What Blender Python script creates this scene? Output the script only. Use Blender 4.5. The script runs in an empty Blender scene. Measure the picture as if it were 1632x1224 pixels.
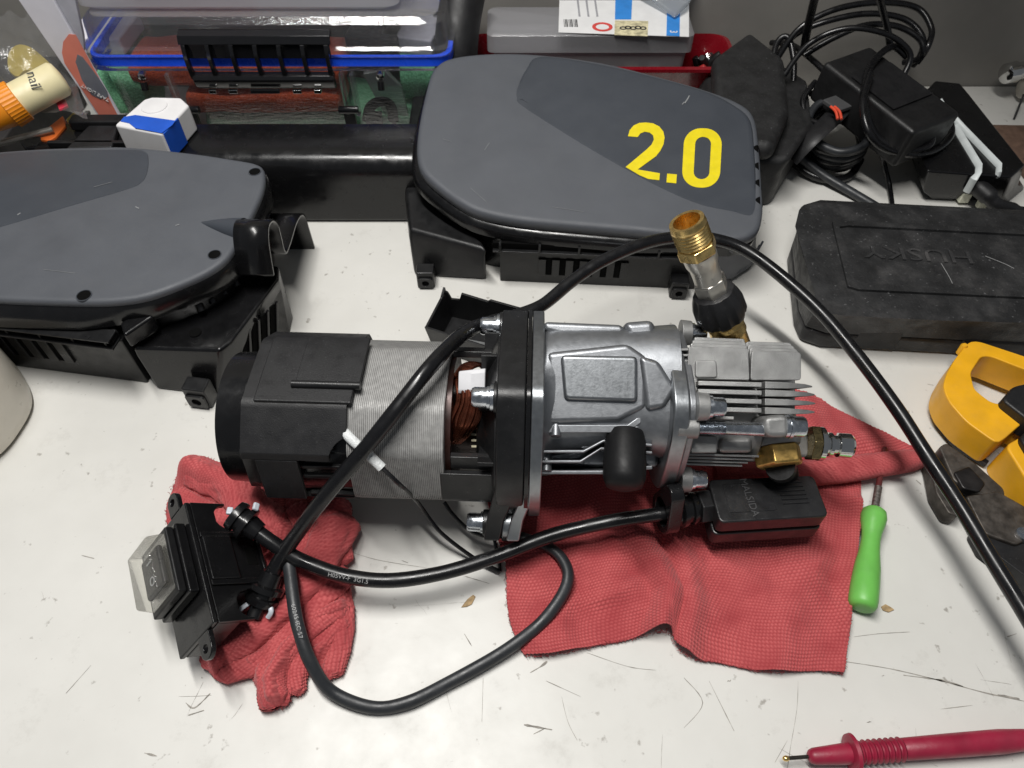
import bpy, bmesh, math, random
import numpy as np
from mathutils import Vector, Matrix, noise
random.seed(7)
sc = bpy.context.scene
C = sc.collection
V = Vector
# ------------------------------------------------------------------ camera
CAM_H, PITCH, FPX = 0.425, math.radians(52.0), 1178.0      # metres, below horizontal, focal length in pixels of a 1632 wide frame
cam = bpy.data.cameras.new('camera'); camo = bpy.data.objects.new('camera', cam); C.objects.link(camo)
camo.location = (0, 0, CAM_H); camo.rotation_euler = (math.pi/2 - PITCH, 0, 0)
cam.sensor_fit = 'HORIZONTAL'; cam.sensor_width = 36.0; cam.lens = 36.0*FPX/1632.0
cam.clip_start = 0.01; cam.clip_end = 20
cam.dof.use_dof = True; cam.dof.focus_distance = 0.42; cam.dof.aperture_fstop = 26.0
sc.camera = camo
sc.render.resolution_x = 1024; sc.render.resolution_y = 768
# ------------------------------------------------------------------ light
world = bpy.data.worlds.new('World'); sc.world = world; world.use_nodes = True
bg = world.node_tree.nodes['Background']; bg.inputs[0].default_value = (0.86, 0.92, 1.0, 1); bg.inputs[1].default_value = 0.13
def area(name, loc, target, sx, sy, power, col):
    l = bpy.data.lights.new(name, 'AREA'); l.shape = 'RECTANGLE'; l.size = sx; l.size_y = sy; l.energy = power; l.color = col
    o = bpy.data.objects.new(name, l); C.objects.link(o); o.location = loc
    o.rotation_euler = (V(target)-V(loc)).to_track_quat('-Z', 'Y').to_euler(); return o
area('bench_tube_lamp', (-0.13, 0.24, 1.05), (-0.03, 0.31, 0), 0.62, 0.05, 11.5, (1.0, 0.98, 0.945))
area('ceiling_lamp', (-0.5, 0.35, 2.1), (0, 0.25, 0), 0.4, 0.4, 7.5, (1.0, 0.985, 0.96))
sc.view_settings.view_transform = 'Standard'; sc.view_settings.look = 'None'
sc.view_settings.exposure = 0.0; sc.view_settings.gamma = 1.0
sc.render.engine = 'CYCLES'
sc.cycles.max_bounces = 10; sc.cycles.transparent_max_bounces = 24
try: sc.cycles.use_denoising = True
except Exception: pass
# ------------------------------------------------------------------ rays from picture points onto real planes
_cp, _sp = math.cos(PITCH), math.sin(PITCH)
CAM = V((0, 0, CAM_H))
def ray(px, py):
    a, b = (px-816)/FPX, -(py-612)/FPX
    return V((a, b*_sp + _cp, b*_cp - _sp))
def W(px, py, z=0.0):
    d = ray(px, py); t = (z-CAM_H)/d.z
    return CAM + d*t
def WP(px, py, p0, n):
    d = ray(px, py); p0 = V(p0); n = V(n)
    return CAM + d*((p0-CAM).dot(n)/d.dot(n))
def WY(px, py, y): return WP(px, py, (0, y, 0), (0, 1, 0))
# ------------------------------------------------------------------ materials
MATS = {}
def nd(nt, t, **kw):
    n = nt.nodes.new(t)
    for k, v in kw.items(): setattr(n, k, v)
    return n
def mat(name, col, rough=0.5, metal=0.0, var=0.12, vscale=60, bump=0.0, bscale=400, rvar=0.1, spec=0.5, coat=0.0, specks=0.0, sss=0.0, alpha=1.0, trans=0.0, col2=None, sheen=0.0, speckscale=900, grime=0.0):
    if name in MATS: return MATS[name]
    m = bpy.data.materials.new(name); m.use_nodes = True; nt = m.node_tree
    b = nt.nodes['Principled BSDF']; L = nt.links.new
    tc = nd(nt, 'ShaderNodeTexCoord'); n1 = nd(nt, 'ShaderNodeTexNoise')
    n1.inputs['Scale'].default_value = vscale; n1.inputs['Detail'].default_value = 6; L(tc.outputs['Object'], n1.inputs['Vector'])
    mx = nd(nt, 'ShaderNodeMix', data_type='RGBA'); c = V(col)
    ca = tuple(max(0, x*(1-var)) for x in col); cb = tuple(min(1, x*(1+var)) for x in col) if col2 is None else col2
    mx.inputs['A'].default_value = (*ca, 1); mx.inputs['B'].default_value = (*cb, 1)
    mr = nd(nt, 'ShaderNodeMapRange'); mr.inputs['From Min'].default_value = 0.32; mr.inputs['From Max'].default_value = 0.68
    L(n1.outputs['Fac'], mr.inputs['Value']); L(mr.outputs['Result'], mx.inputs['Factor'])
    out = mx.outputs['Result']
    if specks:
        n3 = nd(nt, 'ShaderNodeTexNoise'); n3.inputs['Scale'].default_value = speckscale; n3.inputs['Detail'].default_value = 3; L(tc.outputs['Object'], n3.inputs['Vector'])
        r3 = nd(nt, 'ShaderNodeMapRange'); r3.inputs['From Min'].default_value = 0.66; r3.inputs['From Max'].default_value = 0.76; r3.inputs['To Max'].default_value = specks
        L(n3.outputs['Fac'], r3.inputs['Value'])
        m3 = nd(nt, 'ShaderNodeMix', data_type='RGBA'); m3.inputs['B'].default_value = (0.42, 0.42, 0.43, 1)
        L(out, m3.inputs['A']); L(r3.outputs['Result'], m3.inputs['Factor']); out = m3.outputs['Result']
    if grime:
        n4 = nd(nt, 'ShaderNodeTexNoise'); n4.inputs['Scale'].default_value = 38; n4.inputs['Detail'].default_value = 8; n4.inputs['Roughness'].default_value = .7; L(tc.outputs['Object'], n4.inputs['Vector'])
        r4 = nd(nt, 'ShaderNodeMapRange'); r4.inputs['From Min'].default_value = 0.5; r4.inputs['From Max'].default_value = 0.8; r4.inputs['To Max'].default_value = grime
        L(n4.outputs['Fac'], r4.inputs['Value'])
        m4 = nd(nt, 'ShaderNodeMix', data_type='RGBA'); m4.inputs['B'].default_value = (0.2, 0.19, 0.185, 1)
        L(out, m4.inputs['A']); L(r4.outputs['Result'], m4.inputs['Factor']); out = m4.outputs['Result']
    L(out, b.inputs['Base Color'])
    b.inputs['Metallic'].default_value = metal; b.inputs['Specular IOR Level'].default_value = spec
    b.inputs['Coat Weight'].default_value = coat; b.inputs['Coat Roughness'].default_value = 0.08
    b.inputs['Alpha'].default_value = alpha; b.inputs['Transmission Weight'].default_value = trans
    if sss: b.inputs['Subsurface Weight'].default_value = sss; b.inputs['Subsurface Radius'].default_value = (0.006, 0.006, 0.006)
    if sheen: b.inputs['Sheen Weight'].default_value = sheen
    n2 = nd(nt, 'ShaderNodeTexNoise'); n2.inputs['Scale'].default_value = vscale*2.3; n2.inputs['Detail'].default_value = 5; L(tc.outputs['Object'], n2.inputs['Vector'])
    m2 = nd(nt, 'ShaderNodeMapRange'); m2.inputs['From Min'].default_value = 0.3; m2.inputs['From Max'].default_value = 0.7
    m2.inputs['To Min'].default_value = max(0.02, rough-rvar); m2.inputs['To Max'].default_value = min(1, rough+rvar)
    L(n2.outputs['Fac'], m2.inputs['Value']); L(m2.outputs['Result'], b.inputs['Roughness'])
    if bump:
        nb = nd(nt, 'ShaderNodeTexNoise'); nb.inputs['Scale'].default_value = bscale; nb.inputs['Detail'].default_value = 4; L(tc.outputs['Object'], nb.inputs['Vector'])
        bp = nd(nt, 'ShaderNodeBump'); bp.inputs['Strength'].default_value = bump; bp.inputs['Distance'].default_value = 0.0006
        L(nb.outputs['Fac'], bp.inputs['Height']); L(bp.outputs['Normal'], b.inputs['Normal'])
    MATS[name] = m; return m
def clear(name, tint=(0.95, 0.96, 0.97), gloss=0.10, rough=0.06, milk=0.0, milkcol=(0.8, 0.8, 0.8)):
    if name in MATS: return MATS[name]
    m = bpy.data.materials.new(name); m.use_nodes = True; nt = m.node_tree; L = nt.links.new
    nt.nodes.remove(nt.nodes['Principled BSDF']); out = nt.nodes['Material Output']
    t = nd(nt, 'ShaderNodeBsdfTransparent'); t.inputs[0].default_value = (*tint, 1)
    d = nd(nt, 'ShaderNodeBsdfDiffuse'); d.inputs[0].default_value = (*milkcol, 1)
    tr = nd(nt, 'ShaderNodeBsdfTranslucent'); tr.inputs[0].default_value = (*milkcol, 1)
    dd = nd(nt, 'ShaderNodeMixShader'); dd.inputs[0].default_value = .45; L(d.outputs[0], dd.inputs[1]); L(tr.outputs[0], dd.inputs[2])
    x0 = nd(nt, 'ShaderNodeMixShader'); x0.inputs[0].default_value = milk; L(t.outputs[0], x0.inputs[1]); L(dd.outputs[0], x0.inputs[2])
    g = nd(nt, 'ShaderNodeBsdfGlossy'); g.inputs['Roughness'].default_value = rough; g.inputs[0].default_value = (1, 1, 1, 1)
    lw = nd(nt, 'ShaderNodeLayerWeight'); lw.inputs['Blend'].default_value = 0.25
    mr = nd(nt, 'ShaderNodeMapRange'); mr.inputs['To Min'].default_value = gloss*.5; mr.inputs['To Max'].default_value = min(1, gloss*5)
    L(lw.outputs['Fresnel'], mr.inputs['Value'])
    x = nd(nt, 'ShaderNodeMixShader'); L(mr.outputs['Result'], x.inputs[0]); L(x0.outputs[0], x.inputs[1]); L(g.outputs[0], x.inputs[2])
    nb = nd(nt, 'ShaderNodeTexNoise'); nb.inputs['Scale'].default_value = 45
    bp = nd(nt, 'ShaderNodeBump'); bp.inputs['Strength'].default_value = .25; bp.inputs['Distance'].default_value = .002
    L(nb.outputs['Fac'], bp.inputs['Height']); L(bp.outputs['Normal'], g.inputs['Normal'])
    L(x.outputs[0], out.inputs[0]); MATS[name] = m; return m
M_abs = mat('black_plastic', (0.0095, 0.0096, 0.0102), 0.36, var=0.25, bump=0.12, bscale=1500, specks=0.05, rvar=.1, spec=.4)
M_absg = mat('black_plastic_gloss', (0.006, 0.006, 0.0065), 0.22, var=0.2, bump=0.05, bscale=900, rvar=.08, specks=.02, spec=.45)
M_absm = mat('black_plastic_matt', (0.011, 0.011, 0.012), 0.48, var=0.2, bump=0.25, bscale=1800, specks=0.16, speckscale=1500, spec=.4)
M_rub = mat('cable_rubber', (0.006, 0.006, 0.0068), 0.28, var=0.15, bump=0.03, bscale=300, specks=.03, spec=.45)
M_rubg = mat('cable_rubber_grey', (0.020, 0.022, 0.025), 0.45, var=0.2, bump=0.15, bscale=500, specks=.06)
M_shell = mat('grey_shell', (0.076, 0.082, 0.094), 0.52, var=0.06, vscale=25, bump=0.35, bscale=2600, specks=0.06, speckscale=900, rvar=.08, grime=.05)
M_shellp = mat('grey_shell_smooth', (0.044, 0.050, 0.061), 0.44, var=0.06, vscale=25, bump=0.16, bscale=2600, rvar=.06, specks=.02)
M_alu = mat('cast_aluminium', (0.27, 0.28, 0.295), 0.42, 0.85, var=0.10, vscale=200, bump=0.10, bscale=1400, rvar=0.05)
M_alub = mat('bright_aluminium', (0.31, 0.325, 0.34), 0.36, 0.95, var=0.08, vscale=200, bump=0.06, bscale=900, rvar=0.05)
M_alud = mat('sandcast_aluminium', (0.31, 0.31, 0.305), 0.50, 0.75, var=0.2, vscale=90, bump=0.3, bscale=2600, rvar=0.1, specks=.12)
M_steel = mat('zinc_steel', (0.6, 0.63, 0.67), 0.22, 1.0, var=0.2, vscale=200, rvar=0.1)
M_chrome = mat('chrome_steel', (0.7, 0.7, 0.69), 0.12, 1.0, var=0.1, rvar=0.05)
M_brass = mat('brass', (0.84, 0.60, 0.24), 0.30, 1.0, var=0.18, vscale=150, rvar=0.1)
M_nickel = mat('nickel_body', (0.62, 0.59, 0.53), 0.36, .85, var=0.15, vscale=90, bump=.1, bscale=90, rvar=0.1)
M_hole_shade = mat('hole_shade_black', (0.004, 0.004, 0.004), 0.9, spec=0.05)  # near-black that paints the shade inside holes, slots and grooves
M_copper = mat('copper_wire', (0.25, 0.078, 0.045), 0.26, 0.9, var=0.3, vscale=120, rvar=0.1)
M_white = mat('white_plastic', (0.72, 0.72, 0.72), 0.45, var=0.05, rvar=0.1)
M_cream = mat('cream_plastic', (0.68, 0.62, 0.44), 0.45, var=0.08)
M_yel = mat('meter_yellow', (0.80, 0.40, 0.012), 0.42, var=0.08, bump=0.15, bscale=900, grime=.12)
# ------------------------------------------------------------------ object helpers
def link(name, me, m, parent=None, loc=None):
    o = bpy.data.objects.new(name, me); C.objects.link(o)
    if m is not None and not me.materials: me.materials.append(m)
    if parent: o.parent = parent
    return o
def tag(o, label=None, cat=None, group=None, kind=None):
    if label: o['label'] = label
    if cat: o['category'] = cat
    if group: o['group'] = group
    if kind: o['kind'] = kind
    return o
WM = {}
def thing(name, label, cat, loc=(0, 0, 0), group=None, mtx=None):
    o = bpy.data.objects.new(name, None); C.objects.link(o); o.empty_display_size = .01
    m = Matrix.Translation(V(loc)) if mtx is None else mtx
    o.matrix_world = m; WM[o.name] = m
    return tag(o, label, cat, group)
def root_m(p):
    while p is not None:
        if p.name in WM: return WM[p.name]
        p = p.parent
    return Matrix.Identity(4)
def frame(d, up=(0, 0, 1)):
    d = V(d).normalized(); u = V(up)
    if abs(d.dot(u)) > .95: u = V((0, 1, 0))
    x = u.cross(d).normalized(); y = d.cross(x)
    return x, y, d
def roundpoly(pts, r, seg=4):
    out = []; n = len(pts); pts = [V(p).to_2d() if len(p) > 2 else V(p) for p in pts]
    for i in range(n):
        a, b, c = pts[i-1], pts[i], pts[(i+1) % n]
        rr = r[i] if isinstance(r, (list, tuple)) else r
        d1, d2 = (a-b), (c-b); l1, l2 = d1.length, d2.length
        if rr <= 0: out.append(b); continue
        k = min(rr, l1*.48, l2*.48); p, q = b+d1*(k/l1), b+d2*(k/l2)
        for j in range(seg+1):
            t = j/seg; out.append(p*(1-t)**2 + b*2*t*(1-t) + q*t*t)
    return out
def catmull(pts, n=10, closed=False):
    pts = [V(p) for p in pts]; N = len(pts); out = []
    for i in range(N if closed else N-1):
        if closed: p0, p1, p2, p3 = pts[i-1], pts[i], pts[(i+1) % N], pts[(i+2) % N]
        else: p0, p1, p2, p3 = pts[max(i-1, 0)], pts[i], pts[i+1], pts[min(i+2, N-1)]
        for j in range(n):
            t = j/n
            out.append(.5*((2*p1)+(p2-p0)*t+(2*p0-5*p1+4*p2-p3)*t*t+(3*p1-p0-3*p2+p3)*t**3))
    if not closed: out.append(pts[-1])
    return out
def offset2(poly, d):
    """inward offset of a counter-clockwise outline by d"""
    out = []; n = len(poly)
    for i in range(n):
        a, b, c = poly[i-1], poly[i], poly[(i+1) % n]
        e = ((b-a).normalized()+(c-b).normalized())
        e = e.normalized() if e.length > 1e-9 else (c-b).normalized()
        out.append(b+V((-e.y, e.x))*d)
    return out
def ccw(poly):
    s = sum(poly[i-1].x*poly[i].y-poly[i].x*poly[i-1].y for i in range(len(poly)))
    return poly if s > 0 else poly[::-1]
class MB:
    def __init__(s): s.v = []; s.f = []
    def add(s, vs, fs):
        o = len(s.v); s.v += [V(p) for p in vs]; s.f += [tuple(i+o for i in f) for f in fs]; return s
    def box(s, c, size, M=None):
        c = V(c); h = V(size)/2; M = M or Matrix.Identity(3)
        vs = [c+M@V((x*h.x, y*h.y, z*h.z)) for z in (-1, 1) for x, y in ((-1, -1), (1, -1), (1, 1), (-1, 1))]
        return s.add(vs, [(3, 2, 1, 0), (4, 5, 6, 7), (0, 1, 5, 4), (1, 2, 6, 5), (2, 3, 7, 6), (3, 0, 4, 7)])
    def b2(s, x0, x1, y0, y1, z0, z1): return s.box(((x0+x1)/2, (y0+y1)/2, (z0+z1)/2), (abs(x1-x0), abs(y1-y0), abs(z1-z0)))
    def loft(s, rings, cap=True, closed=True):
        n = len(rings[0]); vs = [p for r in rings for p in r]; fs = []
        for i in range(len(rings)-1):
            for j in range(n if closed else n-1):
                k = (j+1) % n; fs.append((i*n+j, i*n+k, (i+1)*n+k, (i+1)*n+j))
        if cap: fs += [tuple(range(n))[::-1], tuple((len(rings)-1)*n+i for i in range(n))]
        return s.add(vs, fs)
    def prism(s, poly, z0, z1, f=None, o=(0, 0, 0)):
        """2-D outline extruded along the third axis of frame f"""
        x, y, z = f if f else (V((1, 0, 0)), V((0, 1, 0)), V((0, 0, 1))); o = V(o)
        poly = ccw([V((p[0], p[1])) for p in poly])
        return s.loft([[o+x*p.x+y*p.y+z*h for p in poly] for h in (z0, z1)])
    def lathe(s, prof, o, d, n=32, up=(0, 0, 1), cap=True, a0=0):
        """profile of (distance along d, radius)"""
        x, y, z = frame(d, up); o = V(o)
        return s.loft([[o+z*t+(x*math.cos(a0+2*math.pi*i/n)+y*math.sin(a0+2*math.pi*i/n))*r for i in range(n)] for t, r in prof], cap)
    def tube(s, path, r, n=12, cap=True, flat=1.0, up=(0, 0, 1)):
        path = [V(p) for p in path]; rings = []; T0 = None; x = None
        for i, p in enumerate(path):
            t = (path[min(i+1, len(path)-1)]-path[max(i-1, 0)]).normalized()
            if x is None: x, y, _ = frame(t, up)
            else:
                x = (x - t*x.dot(t)).normalized(); y = t.cross(x)
            rr = r[i] if isinstance(r, (list, tuple)) else r
            rings.append([p+(x*math.cos(2*math.pi*k/n)+y*math.sin(2*math.pi*k/n)*flat)*rr for k in range(n)])
        return s.loft(rings, cap)
    def ringprism(s, outer, inner, z0, z1, n=64, f=None, o=(0, 0, 0)):
        x, y, z = f if f else (V((1, 0, 0)), V((0, 1, 0)), V((0, 0, 1))); o = V(o)
        def res(poly):
            poly = ccw([V((p[0], p[1])) for p in poly]); m = len(poly)
            L = [0]
            for i in range(m): L.append(L[-1]+(poly[(i+1) % m]-poly[i]).length)
            out = []
            for k in range(n):
                t = L[-1]*k/n; i = max(j for j in range(m) if L[j] <= t)
                u = (t-L[i])/max(1e-9, L[i+1]-L[i]); out.append(poly[i].lerp(poly[(i+1) % m], u))
            return out
        A, B = res(outer), res(inner)
        k = min(range(n), key=lambda q: sum((A[i]-B[(i+q) % n]).length for i in range(0, n, 4))); B = B[k:]+B[:k]
        P = lambda q, h: o+x*q.x+y*q.y+z*h
        rings = [[P(q, z0) for q in A], [P(q, z1) for q in A], [P(q, z1) for q in B], [P(q, z0) for q in B], [P(q, z0) for q in A]]
        return s.loft(rings, cap=False)
    def build(s, name, m, parent=None, bevel=0.0, seg=2, smooth=40, local=False, sub=0, solid=0.0, label=None):
        me = bpy.data.meshes.new(name)
        if not local and parent is not None:
            inv = root_m(parent).inverted(); vs = [inv@p for p in s.v]; base = None
        elif parent is None:
            lo = V((min(p.x for p in s.v), min(p.y for p in s.v), min(p.z for p in s.v))); hi = V((max(p.x for p in s.v), max(p.y for p in s.v), max(p.z for p in s.v)))
            base = V(((lo.x+hi.x)/2, (lo.y+hi.y)/2, lo.z)); vs = [p-base for p in s.v]
        else: vs = s.v; base = None
        me.from_pydata([tuple(p) for p in vs], [], s.f); me.validate()
        bm = bmesh.new(); bm.from_mesh(me); bmesh.ops.remove_doubles(bm, verts=bm.verts, dist=1e-7); bmesh.ops.recalc_face_normals(bm, faces=bm.faces); bm.to_mesh(me); bm.free()
        for p in me.polygons: p.use_smooth = bool(smooth)
        o = link(name, me, m, parent)
        if base is not None: o.location = base; WM[o.name] = Matrix.Translation(base)
        if smooth and not bevel and not sub: me.set_sharp_from_angle(angle=math.radians(smooth))
        if solid:
            md = o.modifiers.new('solid', 'SOLIDIFY'); md.thickness = solid; md.offset = -1
        if bevel:
            md = o.modifiers.new('bevel', 'BEVEL'); md.width = bevel; md.segments = seg; md.limit_method = 'ANGLE'; md.angle_limit = math.radians(32); md.harden_normals = True
        if sub:
            md = o.modifiers.new('sub', 'SUBSURF'); md.levels = sub; md.render_levels = sub
        if label: o['label'] = label
        return o
def text_mesh(txt, size, depth=0.0, align='CENTER', sx=1.0):
    cu = bpy.data.curves.new('t', 'FONT'); cu.body = txt; cu.size = size; cu.extrude = depth; cu.align_x = align; cu.align_y = 'CENTER'; cu.resolution_u = 3
    o = bpy.data.objects.new('t', cu); C.objects.link(o); bpy.context.view_layer.update()
    dg = bpy.context.evaluated_depsgraph_get(); me = bpy.data.meshes.new_from_object(o.evaluated_get(dg))
    bpy.data.objects.remove(o); bpy.data.curves.remove(cu)
    mb = MB(); mb.v = [V((v.co.x*sx, v.co.y, v.co.z)) for v in me.vertices]; mb.f = [tuple(p.vertices) for p in me.polygons]; return mb
def lettering(name, txt, size, o, x, y, m, parent, depth=0.00015, sx=1.0, lift=0.0003):
    mb = text_mesh(txt, size, depth, sx=sx); x = V(x).normalized(); z = x.cross(V(y)).normalized(); y = z.cross(x)
    mb.v = [V(o)+x*p.x+y*p.y+z*(p.z+lift) for p in mb.v]
    return mb.build(name, m, parent, smooth=0)
# ------------------------------------------------------------------ the setting
def bench_material():
    m = bpy.data.materials.new('bench_laminate'); m.use_nodes = True; nt = m.node_tree; L = nt.links.new; b = nt.nodes['Principled BSDF']
    tc = nd(nt, 'ShaderNodeTexCoord')
    def nz(scale, detail, lo, hi, rough=.6, vec=None, a=0, bb=1):
        n = nd(nt, 'ShaderNodeTexNoise'); n.inputs['Scale'].default_value = scale; n.inputs['Detail'].default_value = detail; n.inputs['Roughness'].default_value = rough
        L(vec or tc.outputs['Object'], n.inputs['Vector']); r = nd(nt, 'ShaderNodeMapRange')
        for k, v in zip(('From Min', 'From Max', 'To Min', 'To Max'), (lo, hi, a, bb)): r.inputs[k].default_value = v
        L(n.outputs['Fac'], r.inputs['Value']); return r.outputs['Result']
    def mixc(a, col, fac):
        x = nd(nt, 'ShaderNodeMix', data_type='RGBA'); x.inputs['B'].default_value = (*col, 1); L(fac, x.inputs['Factor'])
        if isinstance(a, tuple): x.inputs['A'].default_value = (*a, 1)
        else: L(a, x.inputs['A'])
        return x.outputs['Result']
    c = mixc((0.665, 0.655, 0.62), (0.605, 0.595, 0.56), nz(9, 5, .35, .65))
    c = mixc(c, (0.40, 0.385, 0.35), nz(30, 10, .56, .82, .78, None, 0, .6))        # smudges
    c = mixc(c, (0.30, 0.28, 0.25), nz(150, 4, .68, .75, .5, None, 0, .85))           # specks
    mp = nd(nt, 'ShaderNodeMapping'); mp.inputs['Rotation'].default_value = (0, 0, .7); mp.inputs['Scale'].default_value = (6, 190, 1); L(tc.outputs['Object'], mp.inputs['Vector'])
    k1 = nz(1.3, 3, .72, .76, .4, mp.outputs[0], 0, .5)
    mp2 = nd(nt, 'ShaderNodeMapping'); mp2.inputs['Rotation'].default_value = (0, 0, -.35); mp2.inputs['Scale'].default_value = (5, 230, 1); L(tc.outputs['Object'], mp2.inputs['Vector'])
    k2 = nz(1.1, 3, .73, .77, .4, mp2.outputs[0], 0, .5)
    L(c, b.inputs['Base Color']); L(nz(30, 6, .3, .7, .6, None, .34, .55), b.inputs['Roughness'])
    nb = nd(nt, 'ShaderNodeTexNoise'); nb.inputs['Scale'].default_value = 60; nb.inputs['Detail'].default_value = 5; L(tc.outputs['Object'], nb.inputs['Vector'])
    bp = nd(nt, 'ShaderNodeBump'); bp.inputs['Strength'].default_value = .06; bp.inputs['Distance'].default_value = .002; L(nb.outputs['Fac'], bp.inputs['Height']); L(bp.outputs['Normal'], b.inputs['Normal'])
    return m
WALL_Y = 0.735
bench = MB().b2(-0.9, 0.95, -0.12, WALL_Y, -0.03, 0).build('bench_top', bench_material(), bevel=0.0015); tag(bench, 'worn off-white laminate workbench top', kind='structure')
M_wall = mat('wall_paint', (0.21, 0.20, 0.183), .8, var=.12, vscale=12, bump=.3, bscale=60, grime=.2)
wall = MB().b2(-0.9, 0.95, WALL_Y+.001, WALL_Y+.06, -0.03, .75).build('back_wall', M_wall); tag(wall, 'grey beige wall behind the bench', kind='structure')
shelf = MB().b2(0.17, 0.95, 0.505, WALL_Y, .45, .468).build('wall_shelf', mat('shelf_board', (.42, .40, .37), .7)); tag(shelf, 'shelf board over the right rear of the bench', kind='structure')
M_scr = mat('scratch_dirt', (0.29, 0.27, 0.24), .8, var=.3, vscale=300)
def scratch(pts, w):
    P = [W(x, y, .00025) for x, y in pts]; P = catmull(P, 6); m = MB(); rings = []
    for i, p in enumerate(P):
        t = (P[min(i+1, len(P)-1)]-P[max(i-1, 0)]).normalized(); s = V((-t.y, t.x, 0)); k = w*.62*(.2+1.1*abs(noise.noise(p*170)))*(0.3+1.2*math.sin(math.pi*(i+.5)/len(P))**.5)
        rings.append([p-s*k, p+s*k])
    m.loft(rings, cap=False, closed=False); return m.build('scratch', M_scr, bench, smooth=0)
for pts, w in [([(1345, 1054), (1420, 1066), (1500, 1085), (1570, 1104), (1640, 1119)], .0006), ([(1440, 1076), (1500, 1084), (1535, 1094)], .0009), ([(1590, 1107), (1625, 1114)], .0011),
               ([(1272, 1085), (1270, 1130), (1260, 1190), (1255, 1224)], .0003), ([(1255, 1180), (1235, 1215)], .0003), ([(560, 880), (605, 893), (680, 905)], .0004), ([(640, 893), (650, 897)], .0008), ([(740, 918), (780, 930)], .0004),
               ([(845, 1072), (862, 1062), (872, 1054)], .0009), ([(870, 1085), (925, 1110)], .0004), ([(895, 1110), (905, 1150), (920, 1180)], .0003), ([(770, 1080), (768, 1150)], .0003), ([(296, 1120), (310, 1128), (335, 1105)], .0007), ([(300, 1140), (325, 1132)], .0009), ([(835, 1155), (880, 1163)], .0009), ([(850, 1170), (870, 1160)], .0006),
               ([(935, 1040), (1000, 1062), (1045, 1068)], .0004), ([(230, 1200), (250, 1205)], .0007), ([(105, 1105), (145, 1060)], .0003), ([(1360, 1015), (1400, 1010), (1450, 1007)], .0004), ([(1500, 1130), (1550, 1124)], .0003), ([(740, 1010), (752, 1030)], .0004), ([(1090, 1080), (1120, 1120), (1090, 1160)], .0004), ([(1130, 1085), (1170, 1165)], .0004), ([(130, 885), (150, 890)], .0005), ([(1495, 655), (1500, 660)], .0009), ([(1478, 612), (1488, 614)], .0008), ([(1460, 765), (1468, 772)], .0012), ([(1620, 1010), (1605, 1015)], .0005)]:
    scratch(pts, w)

rs = random.Random(21)
for k in range(26):
    x, y = rs.uniform(20, 1620), rs.choice((rs.uniform(880, 1215), rs.uniform(560, 1215), rs.uniform(1040, 1215))); a = rs.choice((rs.uniform(0, 6.28), rs.gauss(1.2, .3), rs.gauss(.25, .2))); l = rs.choice((6, 10, 16, 30, 60, 110))*rs.uniform(.5, 1.2)
    pts = [(x+math.cos(a)*l*t+rs.uniform(-1, 1), y+math.sin(a)*l*t+rs.uniform(-1, 1)) for t in (0, .35, .7, 1)]
    scratch(pts, (.00036 if l < 14 else .00015)*rs.uniform(.5, 1.2))
# ------------------------------------------------------------------ motor and pump assembly
MX = Matrix.Translation((0, 0.252, 0)) @ Matrix.Rotation(math.radians(-2), 4, 'Z'); MI = MX.inverted(); ZC = 0.064
EX, EU, EW = V((1, 0, 0)), V((0, .8192, .5736)), V((0, -.5736, .8192))     # along the shaft; two directions across it
OA = V((0, 0, ZC)); FR = (EX, EU, EW)
def mN(px, py, p0, n):
    c = MI@CAM; d = MI.to_3x3()@ray(px, py); return c+d*((V(p0)-c).dot(V(n))/d.dot(V(n)))
def G(px, py, w=0.0):
    p = mN(px, py, OA+EW*w, EW)-OA; return V((p.x, p.dot(EU)))
def L3(x, u, w): return OA+EX*x+EU*u+EW*w
def GX(px, w=0.0, py=670): return G(px, py, w).x
pump = thing('motor_pump', 'pressure washer motor and aluminium pump stripped of its housing, lying on red cloths', 'motor', mtx=MX)
def pb(mb, name, m, par=None, **k): return mb.build(name, m, par or pump, local=True, **k)
def hull(pts):
    pts = sorted(set((round(p[0], 6), round(p[1], 6)) for p in pts))
    def half(ps):
        h = []
        for p in ps:
            while len(h) > 1 and (h[-1][0]-h[-2][0])*(p[1]-h[-2][1])-(h[-1][1]-h[-2][1])*(p[0]-h[-2][0]) <= 0: h.pop()
            h.append(p)
        return h[:-1]
    return [V(p) for p in half(pts)+half(pts[::-1])]
def circ(c, r, n=24): return [(c[0]+r*math.cos(2*math.pi*i/n), c[1]+r*math.sin(2*math.pi*i/n)) for i in range(n)]
def bolt(pos, d, r, h, par=None, washer=1.35, name='bolt', m=None):
    x, y, z = frame(d); p = V(pos)
    b = MB(); n = 24
    prof = [(0, r), (h*.86, r), (h, r*.88), (h, r*.56)]
    b.loft([[p+z*t+(x*math.cos(2*math.pi*i/n)+y*math.sin(2*math.pi*i/n))*q for i in range(n)] for t, q in prof], cap=False)
    b.loft([[p+z*t+(x*math.cos(2*math.pi*i/6)+y*math.sin(2*math.pi*i/6))*r*.56 for i in range(6)] for t in (h*.35, h)], cap=True)
    o = pb(b, name, m or M_steel, par, smooth=35)
    if washer:
        pb(MB().lathe([(-.0018, r*washer), (0, r*washer)], p-z*.0002, z, 24), 'washer', M_steel, o)
        pb(MB().lathe([(0.0001, r*1.16), (.0016, r*1.16)], p, z, 24), 'lock_ring', M_steel, o)
    return o
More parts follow.
